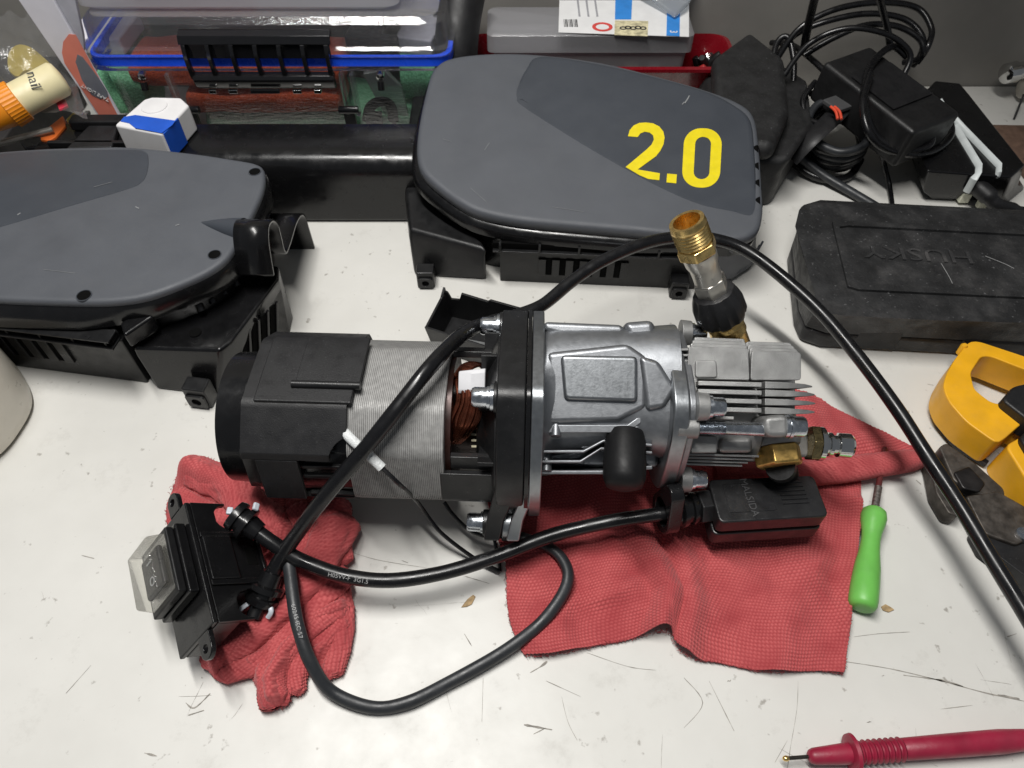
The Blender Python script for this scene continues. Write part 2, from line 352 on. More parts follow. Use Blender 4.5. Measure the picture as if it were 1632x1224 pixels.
# stator cross-section, angle from the top towards the camera side
SP = [(-28, .0465), (26, .0478), (57, .0492), (99, .0486), (130, .047), (160, .0455), (205, .0455), (235, .047), (275, .048), (305, .0485)]
def polar(a, r): a = math.radians(a); return V((0, -math.sin(a)*r, math.cos(a)*r))
def prof_pts(pts, k=1.0, n=6, rnd=.004):
    q = [polar(a, r*k) for a, r in pts]; return [V((0, p.x, p.y)) for p in roundpoly([V((p.y, p.z)) for p in q], rnd, 3)]
x0, x1 = GX(583), GX(721)
st = prof_pts(SP); b = MB(); rings = []; nl = 50
for i in range(nl):
    for e in ((0.05, .0), (.62, 0.0), (.70, -.0006), (0.98, -.0006)):
        xx = x0+(x1-x0)*(i+e[0])/nl
        rings.append([OA+EX*xx+p*(1+e[1]/.048) for p in st])
b.loft(rings)
M_lam = mat('stator_steel', (0.30, 0.297, 0.29), .6, .25, var=.15, vscale=300, rvar=.1)
stator = pb(b, 'stator', M_lam, smooth=30)
for a0, w_ in ((4, .0035), (-14, .002)):          # grooves filled by bright key strips on the upper flat
    q0, q1 = polar(a0-w_*600, .0474), polar(a0+w_*600, .0474)
# black end cap
xa = GX(383); b = MB()
b.lathe([(0, .006), (0, .0365), (.0008, .0384), (.0155, .0392), (.0160, .0400), (.0172, .0400), (.0176, .0408), (.030, .0412), (.031, .043), (.075, .0435)], L3(xa, 0, 0), EX, 56)
cap = pb(b, 'end_cap', M_absg, smooth=35)
for k in range(3): pb(MB().lathe([(0, .0391), (.0007, .0398), (.0014, .0391)], L3(xa+.0166+.0001*k, 0, 0), EX, 56), 'ring', M_abs, cap) if k == 0 else None
# black sleeve: thick shell patches on the stator outline
def rad(a):
    q = [polar(aa, r) for aa, r in SP]; d = polar(a, 1); best = .048
    for i in range(len(q)):
        p, s = q[i], q[(i+1) % len(q)]; e = s-p; den = d.y*e.z-d.z*e.y
        if abs(den) < 1e-12: continue
        t = (p.y*e.z-p.z*e.y)/den; u = (p.y*d.z-p.z*d.y)/den
        if t > 0 and -1e-6 <= u <= 1+1e-6: best = t
    return best
def shell(name, xs, aa, extra, thick, m, keep=None, bevel=.0006, par=None):
    """grid of (x, angle) cells, kept where keep() says so, given thickness"""
    nx, na = len(xs), len(aa); vs = []; fs = []
    for x in xs:
        for a in aa:
            ex = extra(x, a) if callable(extra) else extra
            vs.append(OA+EX*x+polar(a, rad(a)+ex))
    for i in range(nx-1):
        for j in range(na-1):
            if keep and not keep((xs[i]+xs[i+1])/2, (aa[j]+aa[j+1])/2): continue
            fs.append((i*na+j, i*na+j+1, (i+1)*na+j+1, (i+1)*na+j))
    bm = bmesh.new(); vv = [bm.verts.new(p) for p in vs]
    for f in fs: bm.faces.new([vv[i] for i in f])
    bmesh.ops.delete(bm, geom=[v for v in bm.verts if not v.link_faces], context='VERTS'); bmesh.ops.recalc_face_normals(bm, faces=bm.faces)
    for f in bm.faces:
        c = f.calc_center_median()-OA; c.x = 0
        if f.normal.dot(c) < 0: f.normal_flip()
    me = bpy.data.meshes.new(name); bm.to_mesh(me); bm.free()
    for p in me.polygons: p.use_smooth = True
    o = link(name, me, m, par or pump); md = o.modifiers.new('solid', 'SOLIDIFY'); md.thickness = thick; md.offset = -1
    if bevel:
        md = o.modifiers.new('b', 'BEVEL'); md.width = bevel; md.segments = 2; md.limit_method = 'ANGLE'; md.angle_limit = math.radians(40); md.harden_normals = True
    return o
lin = lambda a, b, n: [a+(b-a)*i/n for i in range(n+1)]
sx0, sx1 = GX(434), GX(583)+.0004
nt = G(556, 726, .043)
def keep_main(x, a):
    if x > sx1-.0001: return False
    if a > 57.2:
        dx = (x-nt.x); lim = 60.8+(6.5*math.sqrt(max(0, 1-((dx)/.0085)**2)) if False else 0)
    c = G(575, 728, .043)
    if a > 44 and x > c.x-.016:
        dx = (x-(c.x))/.0165; da = (a-62)/17.5
        if dx*dx+da*da < 1: return False
    return True
shell('sleeve', lin(sx0, sx1, 150), sorted(set(lin(-100, 40, 40)+lin(40, 62, 44))), .0030, .0028, M_absm, keep_main)
shell('sleeve_tab', lin(GX(424, .03), GX(489, .03), 8), lin(62.5, 98, 12), .0031, .003, M_absm)
shell('inner_frame', lin(GX(424), GX(583), 6), lin(60, 260, 40), -.0045, .002, M_abs, bevel=0)
for a_, xq in ((70, 575), (80, 580), (104, 576)): shell('frame_rib', lin(GX(488, .03), GX(xq, .03), 2), lin(a_, a_+3.4, 2), -.0008, .003, M_abs)
shell('lower_rail', lin(GX(440), GX(578), 6), lin(108, 128, 6), .0005, .0035, M_abs)
# raised flat cover on the upper side, with its rounded lip
cv = shell('cover_plate', lin(GX(452), GX(588)+.001, 4), lin(-36, 25.5, 12), lambda x, a: .0047, .0025, M_absm, bevel=.0008)
p0 = polar(13.5, rad(13.5)+.0056); p0 = OA+p0
lip = MB(); ra = [p0+EX*GX(477, .03), p0+EX*(GX(588, .03)-.002)]
lip.tube(ra, .0022, 14); pb(lip, 'lip', M_abs, cv)
shell('raised_pad', lin(GX(489, .02), GX(587, .02), 2), lin(-30, 11.5, 6), .0054, .002, M_absm, bevel=.0006, par=cv)
# winding space between stator and flange
xf0 = GX(797); xw0, xw1 = GX(721), xf0
pb(MB().lathe([(0, .040), (.003, .0402), (.0034, .018), (xw1-xw0, .018)], L3(xw0, 0, 0), EX, 40), 'rotor_core', mat('dark_varnish', (.035, .014, .011), .35, .3, var=.4), smooth=30)
for k in range(84):                             # copper strands leaving the wrap and curving round into the stator
    t = random.random(); dep = random.random(); w0 = .026+.011*dep-.006*(2*t-1)**2
    sxx = 727+46*t; ctl = [(sxx, 596, w0-.010), (sxx, 612, w0), (sxx+1, 640, w0+.002), (sxx-3-8*(1-t), 668, w0+.001), (sxx-10-14*t, 692, w0-.005), (sxx-24-14*t, 706, w0-.012)]
    pts = [L3(*G(max(719, x_+random.uniform(-1.2, 1.2)), y_, max(.006, ww)), max(.006, ww)) for x_, y_, ww in ctl]
    pb(MB().tube(catmull(pts, 5), .00085, 7), 'copper_strand', M_copper)
for k in range(14):
    t = k/13; w0 = .022; ctl = [(724+4*t, 600+8*t, .030-.008*t), (735+12*t, 584+6*t, .022), (750+12*t, 578+5*t, .014), (768, 580+6*t, .006)]
    pb(MB().tube(catmull([L3(*G(x_, y_, ww), ww) for x_, y_, ww in ctl], 5), .0009, 7), 'copper_strand', M_copper)
wr = MB(); wp = [L3(*G(731, 608, .034), .034), L3(*G(752, 606, .036), .037), L3(*G(774, 604, .034), .036)]
rings = []
for p in wp:
    rings.append([p+EU*q+EW*w_ for q, w_ in ((-.0068, -.004), (-.0068, .0005), (-.005, .0019), (.0035, .0024), (.0056, .0012), (.0062, -.006))])
wr.loft(rings); pb(wr, 'winding_wrap', mat('white_tape', (.60, .60, .62), .5, var=.04, bump=.2, bscale=300), bevel=.0007)
cm = MB(); cf = G(756, 690, .02)
for i in range(6):
    p = G(768, 664+9.5*i, .018); pb(MB().box(L3(p.x-.0015, p.y, .018), (.0085, .0012, .008), Matrix((EX, EU, EW)).transposed()), 'comb_tooth', M_cream, bevel=.0002)
p = G(778, 685, .016); pb(MB().box(L3(p.x, p.y, .016), (.0028, .024, .009), Matrix((EX, EU, EW)).transposed()), 'brush_comb', M_cream, bevel=.0003)
shell('bearing_strut', lin(GX(706, .03), xf0+.001, 3), lin(72.5, 104, 12), .0006, .0035, M_abs)
shell('bearing_strut', lin(GX(722, .03), xf0+.001, 3), lin(60, 72, 6), -.0035, .004, M_abs)
shell('bearing_strut', lin(GX(722), xf0+.001, 3), lin(-48, -34, 6), -.002, .004, M_abs)
shell('bearing_strut', lin(GX(712), xf0+.001, 3), lin(180, 215, 6), -.001, .004, M_abs)
# bearing bracket (black dish with ribs) and the two flange plates
xd = xf0
br = pb(MB().lathe([(-.012, .018), (-.012, .030), (-.006, .040), (-.001, .052), (.001, .052)], L3(xd, .003, 0), EX, 48), 'bearing_bracket', M_abs, smooth=30)
for k in range(10):
    a = 2*math.pi*k/10+.2; d = EU*math.cos(a)+EW*math.sin(a); s = EX.cross(d)
    pb(MB().box(L3(xd-.005, .003, 0)+d*.038, (.010, .0022, .026), Matrix((EX, s, d)).transposed()), 'rib', M_abs, br, bevel=.0003)
B1, B2, B3, B4 = (.0575, .004), (.0135, .0555), (-.0575, .008), (-.01, -.058)
xf1, xf2, xf3 = xf0, GX(838), GX(863)
YZ = (EU, EW, EX)
disc = hull(circ((.004, 0), .0575, 48)+circ(B1, .0098)+circ(B2, .0098)+circ(B4, .0098))
pb(MB().prism(disc, xf1, xf2, YZ, OA), 'flange_plate', M_abs, bevel=.0012)
pb(MB().prism(offset2(ccw(disc), -.0005), xf2+.0001, xf2+.0024, YZ, OA), 'flange_seal', M_absg, bevel=.0003)
pb(MB().prism(disc, xf2+.0026, xf3, YZ, OA), 'aluminium_flange', M_alub, bevel=.0009)
def leg(name, xa, xb, xc, xd_, m, rb):
    rings = []
    for u, hw, ox in ((-.030, .014, 0), (-.044, .0105, -.0015), (-.054, .0095, -.006), (-.0665, .0085, -.0085)):
        k = min(1, max(0, (-.030-u)/.03)); a_, b_ = xa+(xc-xa)*k, xb+(xd_-xb)*k
        ww = .030+( .009-.030)*k
        rings.append([L3(x, u, w) for x, w in ((a_, ww-hw), (b_, ww-hw), (b_, ww+hw), (a_, ww+hw))])
    return pb(MB().loft(rings), name, m, bevel=.0012)
leg('flange_leg', xf1+.001, xf2, GX(779), GX(803), M_abs, 0)
leg('aluminium_leg', xf2+.0026, xf3-.0005, GX(813), GX(833), M_alub, 0)
pb(MB().lathe([(0, .0088), (GX(834)-GX(806), .0088)], L3(GX(806), B3[0], B3[1]), EX, 28), 'leg_boss', M_alub, bevel=.0008)
pb(MB().lathe([(0, .0075), (GX(806)-GX(776), .0075)], L3(GX(776), B3[0], B3[1]), EX, 28), 'leg_boss', M_abs, bevel=.0006)
bolt(L3(xf1-.0035, *B1), -EX, .0054, .0095); bolt(L3(xf1-.0035, *B2), -EX, .0054, .0095); bolt(L3(GX(777), *B3), -EX, .0054, .0095)
for B in (B1, B2): pb(MB().lathe([(-.0016, .0085), (.001, .0085)], L3(xf1, *B), EX, 28), 'bolt_boss', M_abs, bevel=.0005)
# ---- gear housing
def sup(x, cu, cw, hu, hw, p, n=56):
    out = []
    for i in range(n):
        t = 2*math.pi*i/n; c, s = math.cos(t), math.sin(t)
        out.append(L3(x, cu+hu*math.copysign(abs(c)**(2/p), c), cw+hw*math.copysign(abs(s)**(2/p), s)))
    return out
b = MB(); S = []
for px, cu, hu, hw, p in ((862, .012, .046, .047, 2.1), (868, .0165, .0425, .045, 2.3), (880, .020, .0385, .0425, 2.6), (930, .0215, .0365, .041, 3.0), (1000, .0215, .0365, .041, 3.2), (1040, .0215, .038, .0415, 3.2), (1062, .0205, .040, .042, 3.0)):
    S.append(sup(GX(px, .0), cu, 0, hu, hw, p))
b.loft(S); gear = pb(b, 'gear_housing', M_alu, smooth=50)
Pq = lambda pts, w: [G(x, y, w) for x, y in pts]
# broad trapezium face with the bright machined pad on it
pb(MB().prism(Pq([(872, 562), (1000, 548), (1032, 570), (1030, 650), (985, 672), (872, 675)], .0405), .030, .0425, FR, OA), 'housing_face', M_alu, gear, bevel=.003, seg=4)
pb(MB().prism(roundpoly(Pq([(893, 566), (1016, 568), (1016, 641), (899, 637)], .044), .003), .040, .0462, FR, OA), 'machined_pad', M_alub, gear, bevel=.0022, seg=4)
pb(MB().prism(Pq([(866, 515), (990, 520), (1000, 548), (930, 545), (866, 530)], .02), .0, .028, FR, OA), 'shoulder', M_alu, gear, bevel=.004, seg=4)
pb(MB().prism(Pq([(990, 516), (1040, 512), (1045, 560), (1015, 556), (1000, 545)], .022), -.01, .030, FR, OA), 'corner_boss', M_alu, gear, bevel=.004, seg=4)
pb(MB().prism(Pq([(1018, 566), (1050, 575), (1078, 620), (1060, 650), (1030, 655)], .043), .028, .0445, FR, OA), 'corner_web', M_alu, gear, bevel=.003, seg=4)
def rail(pts, w0, w1, th, name='rail', m=None):
    P = Pq(pts, w1); up = [p+V((0, th)) for p in P]
    return pb(MB().prism(P+up[::-1], w0, w1, FR, OA), name, m or M_alu, gear, bevel=.0006)
rail([(866, 690), (1000, 690), (1022, 674)], 0, .040, .0045)
rail([(862, 722), (930, 722), (962, 705), (1040, 712)], -.01, .036, .0016)
rail([(858, 738), (925, 738), (958, 717), (1040, 724)], -.01, .033, .0016)
rail([(852, 756), (965, 756), (1040, 748)], -.012, .028, .0022)
pb(MB().prism(Pq([(862, 690), (1050, 690), (1050, 745), (862, 745)], .01), -.03, .012, FR, OA), 'housing_belly', M_alu, gear, bevel=.003)
pb(MB().prism(Pq([(925, 695), (975, 695), (960, 712), (925, 715)], .026), .0, .0265, FR, OA), 'belly_block', M_alu, gear, bevel=.001)
for px, py, w in ((886, 692, .041), (1014, 692, .040), (871, 748, .030)):
    g = G(px, py, w); pb(MB().lathe([(0, .0026), (.014, .0030)], L3(g.x, g.y+.012, w-.006), -EU*.95+EW*.3, 18), 'ejector_pin', M_alu, gear, bevel=.0003)
g0 = G(998, 706, .040); d0 = (-EU*.84+EW*.35+EX*-.05).normalized()
bp_ = pb(MB().lathe([(-.006, .0098), (0, .0112), (.012, .0116), (.020, .0114), (.0245, .0098), (.026, .006), (.0262, .001)], L3(g0.x, g0.y, .036), d0, 32), 'rubber_foot', mat('black_rubber', (.007, .007, .0075), .5, var=.2, bump=.2, bscale=300, spec=.22), gear, smooth=60)
# ---- pump flange
x2, x3 = GX(1046), GX(1070)
of = roundpoly([(.064, .000), (.052, .024), (.030, .043), (.0135, .054), (-.004, .048), (-.022, .030), (-.036, .008), (-.034, -.012), (-.02, -.04), (.012, -.054), (.045, -.035)], .013, 5)
pf = pb(MB().prism(of, x2, x3, YZ, OA), 'pump_flange', M_alub, bevel=.0014, seg=3)
pb(MB().prism(offset2(ccw(of), .003), x3, x3+.004, YZ, OA), 'pump_flange_step', M_alu, bevel=.001)
for u, w, nx in ((.0565, .004, 1062), (.012, .048, 1086), (-.029, .010, 1050)):
    xx = x3+.0045
    pb(MB().lathe([(0, .0078), (.0062, .0072)], L3(xx-.001, u, w), EX, 24), 'bolt_boss', M_alud, pf, bevel=.0004)
    bolt(L3(xx+.0055, u, w), EX, .0052, .0085)
# ---- pump head
x4 = x3+.004; xe = GX(1283)
head = pb(MB().prism(roundpoly([(.046, -.03), (.046, .012), (.03, .026), (-.004, .026), (-.018, .014), (-.018, -.03)], .006), x4, GX(1196), YZ, OA), 'pump_head', M_alud, bevel=.0012)
pb(MB().prism(roundpoly([(.043, -.03), (.043, .004), (.028, .006), (-.002, .006), (-.016, .004), (-.016, -.03)], .004), GX(1197), GX(1262), YZ, OA), 'valve_cover', M_alud, head, bevel=.0012)
for k in range(4):                              # upright fins, stepped one behind the other
    w = .0345-.0052*k; t = 5*k
    pb(MB().prism(roundpoly(Pq([(1098+3*k, 552-t), (1193-2*k, 555-t), (1195-2*k, 606), (1094+3*k, 604)], w), .0012), w-.0026, w, FR, OA), 'fin', M_alud, head, bevel=.0005)
    pb(MB().prism(roundpoly(Pq([(1198-3*k, 559-t), (1277-5*k, 561-t), (1277-4*k, 606), (1196-2*k, 606)], w), .002), w-.0026, w, FR, OA), 'fin', M_alud, head, bevel=.0005)
    if k < 3: pb(MB().prism(Pq([(1078, 556+9*k), (1097, 556+9*k), (1097, 560+9*k), (1078, 560+9*k)], .03), .0, .0335, FR, OA), 'stub_fin', M_alud, head, bevel=.0004)
pb(MB().prism(roundpoly(Pq([(1108, 574), (1142, 574), (1144, 602), (1108, 602)], .036), .002), .03, .0362, FR, OA), 'fin_pad', M_alud, head, bevel=.0008)
XW = (EX, EW, EU)
for k, (r0, tip) in enumerate(((609, 1299), (622, 1303), (636, 1304), (650, 1303))):
    w = .041-.001*k; u = G(1200, r0, w).y; a0, a1, a2, a3 = GX(1112, w), GX(1214, w), GX(1219, w), GX(tip, w)
    pb(MB().prism([(a0, -.01), (a0, w-.001), (a0+.003, w), (a1, w), (a1, -.01)], u-.0026, u, XW, OA), 'long_fin', M_alud, head, bevel=.0004)
    fx = lambda x, w0_, w1_, th: [L3(x, u-.0013+q*th, ww) for ww, q in ((w0_, -1), (w1_, -1), (w1_, 1), (w0_, 1))]
    pb(MB().loft([fx(a2, -.01, w, .0019), fx(a2+.012, -.008, w, .0017), fx(a3-.005, .014, w-.001, .0011), fx(a3, .022, w-.004, .0004)]), 'long_fin', M_alud, head, bevel=.0003)
u = G(1180, 664, .036).y; pb(MB().prism([(GX(1116), 0), (GX(1116), .035), (GX(1165, .03), .036), (GX(1170), 0)], u-.0018, u, XW, OA), 'long_fin', M_alud, head, bevel=.0004)
pb(MB().prism(Pq([(1082, 602), (1112, 602), (1115, 640), (1085, 640)], .034), .01, .0345, FR, OA), 'side_web', M_alud, head, bevel=.001)
for a, c_ in ((1090, 606), (1104, 632)):
    g = G(a+8, c_+4, .035); pb(MB().box(L3(g.x, g.y, .035), (.004, .0035, .002), Matrix((EX, EU, EW)).transposed()), 'glue_blob', mat('amber_glue', (.5, .26, .05), .3), head, bevel=.0006)
# long clamping bolt with its bosses
gb = G(1100, 681, .043); gc = G(1236, 679, .043)
pb(MB().lathe([(0, .0062), (GX(1114, .043)-GX(1080, .043), .006)], L3(GX(1078, .043), gb.y, .043), EX, 28), 'clamp_boss', M_alud, head, bevel=.0005)
lb = MB(); xs_, xm = GX(1113, .043), GX(1156, .043); prof = []
for i in range(22): prof += [((xm-xs_)*i/22, .0034), ((xm-xs_)*(i+.5)/22, .0039)]
prof += [(xm-xs_, .0036), (GX(1216, .043)-xs_, .0037)]
pb(lb.lathe(prof, L3(xs_, gb.y, .043), EX, 18), 'clamp_bolt_shaft', M_steel, head, smooth=60)
pb(MB().prism(roundpoly(Pq([(1213, 664), (1254, 660), (1256, 697), (1217, 697)], .045), .004), .02, .0485, FR, OA), 'clamp_boss', M_alud, head, bevel=.003, seg=4)
bolt(L3(GX(1256, .043), gc.y, .043), EX, .0056, .0088, head, washer=1.1)
# lower side of the pump
pb(MB().prism(roundpoly(Pq([(1086, 692), (1196, 694), (1196, 716), (1084, 716)], .022), .002), -.02, .024, FR, OA), 'lower_body', M_alud, head, bevel=.002)
pb(MB().prism(roundpoly(Pq([(1100, 693), (1143, 695), (1143, 722), (1101, 722)], .031), .0015), .01, .0315, FR, OA), 'lower_pad', M_alud, head, bevel=.0008)
pb(MB().prism(Pq([(1146, 697), (1200, 697), (1200, 722), (1146, 722)], .026), .0, .027, FR, OA), 'lower_pad', M_alud, head, bevel=.003, seg=3)
for k in range(4):
    w = .022-.003*k; u = G(1100, 722+5.2*k, w).y; pb(MB().prism([(GX(1076+3*k), -.02), (GX(1076+3*k), w), (GX(1192-6*k), w), (GX(1192-6*k), -.02)], u-.0014, u, XW, OA), 'low_fin', M_alud, head, bevel=.0003)
# inlet port with brass hex and the chrome outlet nipple
pd = (EX*.12-EU*.93+EW*.22).normalized(); pg = G(1236, 708, .014); po = L3(pg.x, pg.y, .014)
pb(MB().prism(roundpoly(Pq([(1196, 692), (1290, 690), (1292, 730), (1200, 722)], .010), .004), -.02, .010, FR, OA), 'valve_block', M_alud, head, bevel=.002)
pb(MB().lathe([(-.016, .0140), (-.001, .0140), (.0015, .0132)], po, pd, 36), 'inlet_port', M_alud, head, smooth=35)
pb(MB().lathe([(.0016, .0128), (.0020, .0136), (.0118, .0136), (.0128, .0122)], po, pd, 6, a0=.02), 'brass_hex', mat('satin_brass', (.70, .46, .15), .42, 1.0, var=.25, vscale=250, rvar=.1), head, bevel=.0008)
og = G(1288, 706, .010); od = (EX-EU*.04).normalized(); oo = L3(og.x, og.y, .010)
M_dbr = mat('dark_brass', (.33, .26, .13), .3, 1.0, var=.25, vscale=200)
pb(MB().lathe([(0, .0108), (.0052, .0108)], oo, od, 6), 'brass_collar', M_dbr, head, bevel=.0006)
pb(MB().lathe([(.0053, .0098), (.008, .0098), (.0082, .0062), (.0108, .0060), (.0112, .0069), (.013, .0069), (.0135, .0055), (.0160, .0055), (.0166, .0070), (.0235, .0070), (.0250, .0058), (.0252, .0040), (.018, .0036)], oo, od, 36), 'outlet_nipple', M_chrome, head, smooth=35)
# ---- hose fitting standing out of the pump top
Bf = W(1167, 546, .093); Tf = W(1094, 352, .172); fd = (Tf-Bf).normalized(); FL = (Tf-Bf).length
def fp(t): return Bf+fd*(FL*t)
fit = pb(MB().lathe([(-.01, .0100), (FL*.10, .0100), (FL*.105, .0108), (FL*.16, .0102), (FL*.17, .0108), (FL*.195, .0102), (FL*.205, .0108), (FL*.25, .0102)], MI@Bf, MI.to_3x3()@fd, 36), 'hose_fitting', M_brass, smooth=35)
def fl(prof, name, m, n=36, **k):
    b = MB(); b.lathe([(FL*t, r) for t, r in prof], MI@Bf, MI.to_3x3()@fd, n, a0=.2); return pb(b, name, m, fit, **k)
nut = MB(); n = 64; x, y, z = frame(MI.to_3x3()@fd); rings = []
for t, r in ((.225, .0120), (.235, .0136), (.27, .0148), (.35, .0146), (.40, .0134), (.45, .0116), (.46, .0095)):
    rings.append([MI@fp(t)+(x*math.cos(2*math.pi*i/n)+y*math.sin(2*math.pi*i/n))*(r*(1-.11*(max(0, math.cos(8*2*math.pi*i/n))**.7)*(1 if .23 < t < .44 else .3))) for i in range(n)])
pb(nut.loft(rings), 'knurled_nut', M_absm, fit, smooth=45)
fl([(.43, .0086), (.46, .0094), (.545, .0096), (.555, .0088)], 'hex_body', M_nickel, 6, bevel=.0008)
fl([(.545, .0080), (.60, .0078), (.66, .0080), (.70, .0092), (.76, .0094)], 'barrel', M_nickel, 28, smooth=35)
fl([(.76, .0094), (.765, .0112), (.83, .0112), (.835, .0098)], 'brass_hex', M_brass, 6, bevel=.0007)
pr = []
for i in range(6): pr += [(.84+.022*i, .0092), (.851+.022*i, .0100)]
fl([(.836, .0092)]+pr+[(.975, .0098), (1.0, .0094), (1.0, .0074), (.9, .0068), (.78, .0062), (.78, .001)], 'threaded_collar', M_brass, 40, smooth=50)
# earth / winding leads stay with the motor
def Mc(px, py, r, up=0):
    c = MI@CAM; d = MI.to_3x3()@ray(px, py); oy, oz = c.y, c.z-ZC
    A = d.y**2+d.z**2; B = 2*(oy*d.y+oz*d.z); Cc = oy*oy+oz*oz-r*r; D = B*B-4*A*Cc
    if D < 0: t = -B/(2*A)
    else: t = (-B-math.sqrt(D))/(2*A)
    return MX@(c+d*t)
M_fray = mat('white_braid', (.66, .68, .68), .55, var=.12, vscale=900, bump=.8, bscale=900)
w1 = [Mc(548, 688, .0465), Mc(563, 703, .050), Mc(582, 720, .0515), Mc(598, 735, .0525), Mc(609, 746, .0535)]
w1b = [Mc(606, 743, .0535), Mc(640, 775, .055), W(665, 800, .045), W(700, 846, .022), W(745, 882, .008), W(775, 900, .0045), W(797, 911, .003)]
pb(MB().tube([MI@p for p in catmull(w1, 5)], .0028, 12), 'braided_sleeve', M_fray)
pb(MB().tube([MI@p for p in catmull(w1b, 8)], .0013, 8), 'lead_wire', M_rub)
w2 = [W(708, 800, .02), W(722, 820, .016), W(750, 846, .012), W(785, 856, .010), W(812, 852, .010)]
pb(MB().tube([MI@p for p in catmull(w2, 8)], .0013, 8), 'lead_wire', M_rub)
w3 = [W(786, 850, .010), W(790, 870, .006), W(795, 895, .004), W(797, 911, .003)]
pb(MB().tube([MI@p for p in catmull(w3, 6)], .0011, 8), 'lead_wire', M_rub)
# ------------------------------------------------------------------ washer housing halves
class Plane:
    def __init__(s, o, n):
        s.o = V(o); s.n = V(n).normalized(); s.x = V((1, 0, 0)); s.x = (s.x-s.n*s.x.dot(s.n)).normalized(); s.y = s.n.cross(s.x)
    def px(s, x, y): p = WP(x, y, s.o, s.n)-s.o; return V((p.dot(s.x), p.dot(s.y)))
    def at(s, q, h=0.0): return s.o+s.x*q[0]+s.y*q[1]+s.n*h
def seg_d(p, a, b): d = (b-a).normalized(); return (p-a).cross(d) if hasattr((p-a), 'cross') else 0
def shell_top(name, pl, out, prof, m, par, n=5):
    """rounded lid: rings of the outline pulled in by (inset) at (height)"""
    poly = ccw([V(p) for p in catmull([(*q, 0) for q in out], n, True)]); poly = [V((p.x, p.y)) for p in poly]
    b = MB(); b.loft([[pl.at(q, h) for q in offset2(poly, ins)] for ins, h in prof]); return b.build(name, m, par, smooth=60), poly
def slot_bank(par, pA, pB, z0, z1, n, t0, t1, m, nrm, frac=.5, out=.0018):
    """vertical vents in a wall from pA to pB: dark plate painting the slot shade, with slats and rails standing proud"""
    a, b = V(pA), V(pB); d = b-a; L = d.length; d.normalize(); Rm = Matrix((d, nrm, V((0, 0, 1)))).transposed()
    w = L*(t1-t0); c0 = a+d*(L*t0)
    MB().box(c0+d*(w/2)+nrm*.0004+V((0, 0, (z0+z1)/2)), (w, .0008, z1-z0), Rm).build('vent_shadow_gap', M_hole_shade, par)  # dark plate on the wall face, painted shade for the openings
    st = w/n
    for i in range(n+1):
        MB().box(c0+d*(st*i)+nrm*(out/2)+V((0, 0, (z0+z1)/2)), (st*(1-frac), out, z1-z0), Rm).build('slat', m, par, bevel=.0003)
def lug(par, p, nrm, s=.014, m=M_abs):
    d = V((0, 0, 1)).cross(nrm).normalized(); Rm = Matrix((d, nrm, V((0, 0, 1)))).transposed(); p = V(p)
    o = MB().box(p+nrm*.004+V((0, 0, s*.62)), (s, .012, s*1.15), Rm).build('lug', m, par, bevel=.0012)
    MB().ringprism(roundpoly([(-s*.42, -s*.36), (s*.42, -s*.36), (s*.42, s*.36), (-s*.42, s*.36)], .002), circ((0, 0), s*.2, 20), .0101, .0118, 40, (d, V((0, 0, 1)), nrm), p+V((0, 0, s*.5))).build('lug_frame', m, o, bevel=.0003)
    MB().lathe([(.0098, s*.21), (.0105, s*.21)], p+V((0, 0, s*.5)), nrm, 20).build('lug_hole_shade', M_hole_shade, o)  # black disc as painted shade, no bored hole
# ---- right half, marked 2.0
pl = Plane((0, .440, .063), (0, -math.sin(math.radians(10)), math.cos(math.radians(10))))
cov = thing('pump_housing_cover', 'grey washer housing half with yellow 2.0 lettering on its top', 'housing', W(930, 300, 0))
outp = [(664, 246), (666, 205), (678, 145), (692, 107), (722, 90), (790, 83), (870, 86), (960, 98), (1050, 120), (1130, 143), (1180, 163), (1203, 185), (1211, 230), (1216, 300), (1217, 340), (1206, 370), (1170, 382), (1100, 376), (1019, 368), (924, 360), (829, 351), (766, 338), (732, 322), (696, 296), (672, 272)]
out2 = [pl.px(*p) for p in outp]
lid, poly = shell_top('shell', pl, out2, [(.001, -.0095), (0, -.0085), (0, -.0042), (.0006, -.0020), (.0018, -.0007), (.0036, -.0001), (.0045, 0), (.006, 0.0)], M_shell, cov)
cA, cB = pl.px(833, 168), pl.px(1214, 345); cd = (cB-cA).normalized(); cn = V((-cd.y, cd.x))
hp = lambda q: max(0.00025, .00025+.042*(q-cA).dot(cn))
pan = [pl.px(*p) for p in [(862, 92), (838, 112), (824, 140), (823, 155), (833, 170), (924, 228), (1000, 272), (1057, 302), (1114, 326), (1165, 337), (1200, 342), (1205, 300), (1202, 240), (1195, 195), (1170, 172), (1125, 150), (1045, 127), (955, 105)]]
pan = ccw([V((p.x, p.y)) for p in catmull([(*q, 0) for q in pan], 5, True)])
b = MB(); b.loft([[pl.at(q, -.002) for q in pan], [pl.at(q, hp(q)*.55) for q in offset2(pan, .0006)], [pl.at(q, hp(q)*.9) for q in offset2(pan, .002)], [pl.at(q, hp(q)) for q in offset2(pan, .005)]]); panel = b.build('panel', M_shellp, lid, smooth=60)
M_ypr = mat('yellow_print', (.74, .60, .006), .5, var=.06, vscale=150)
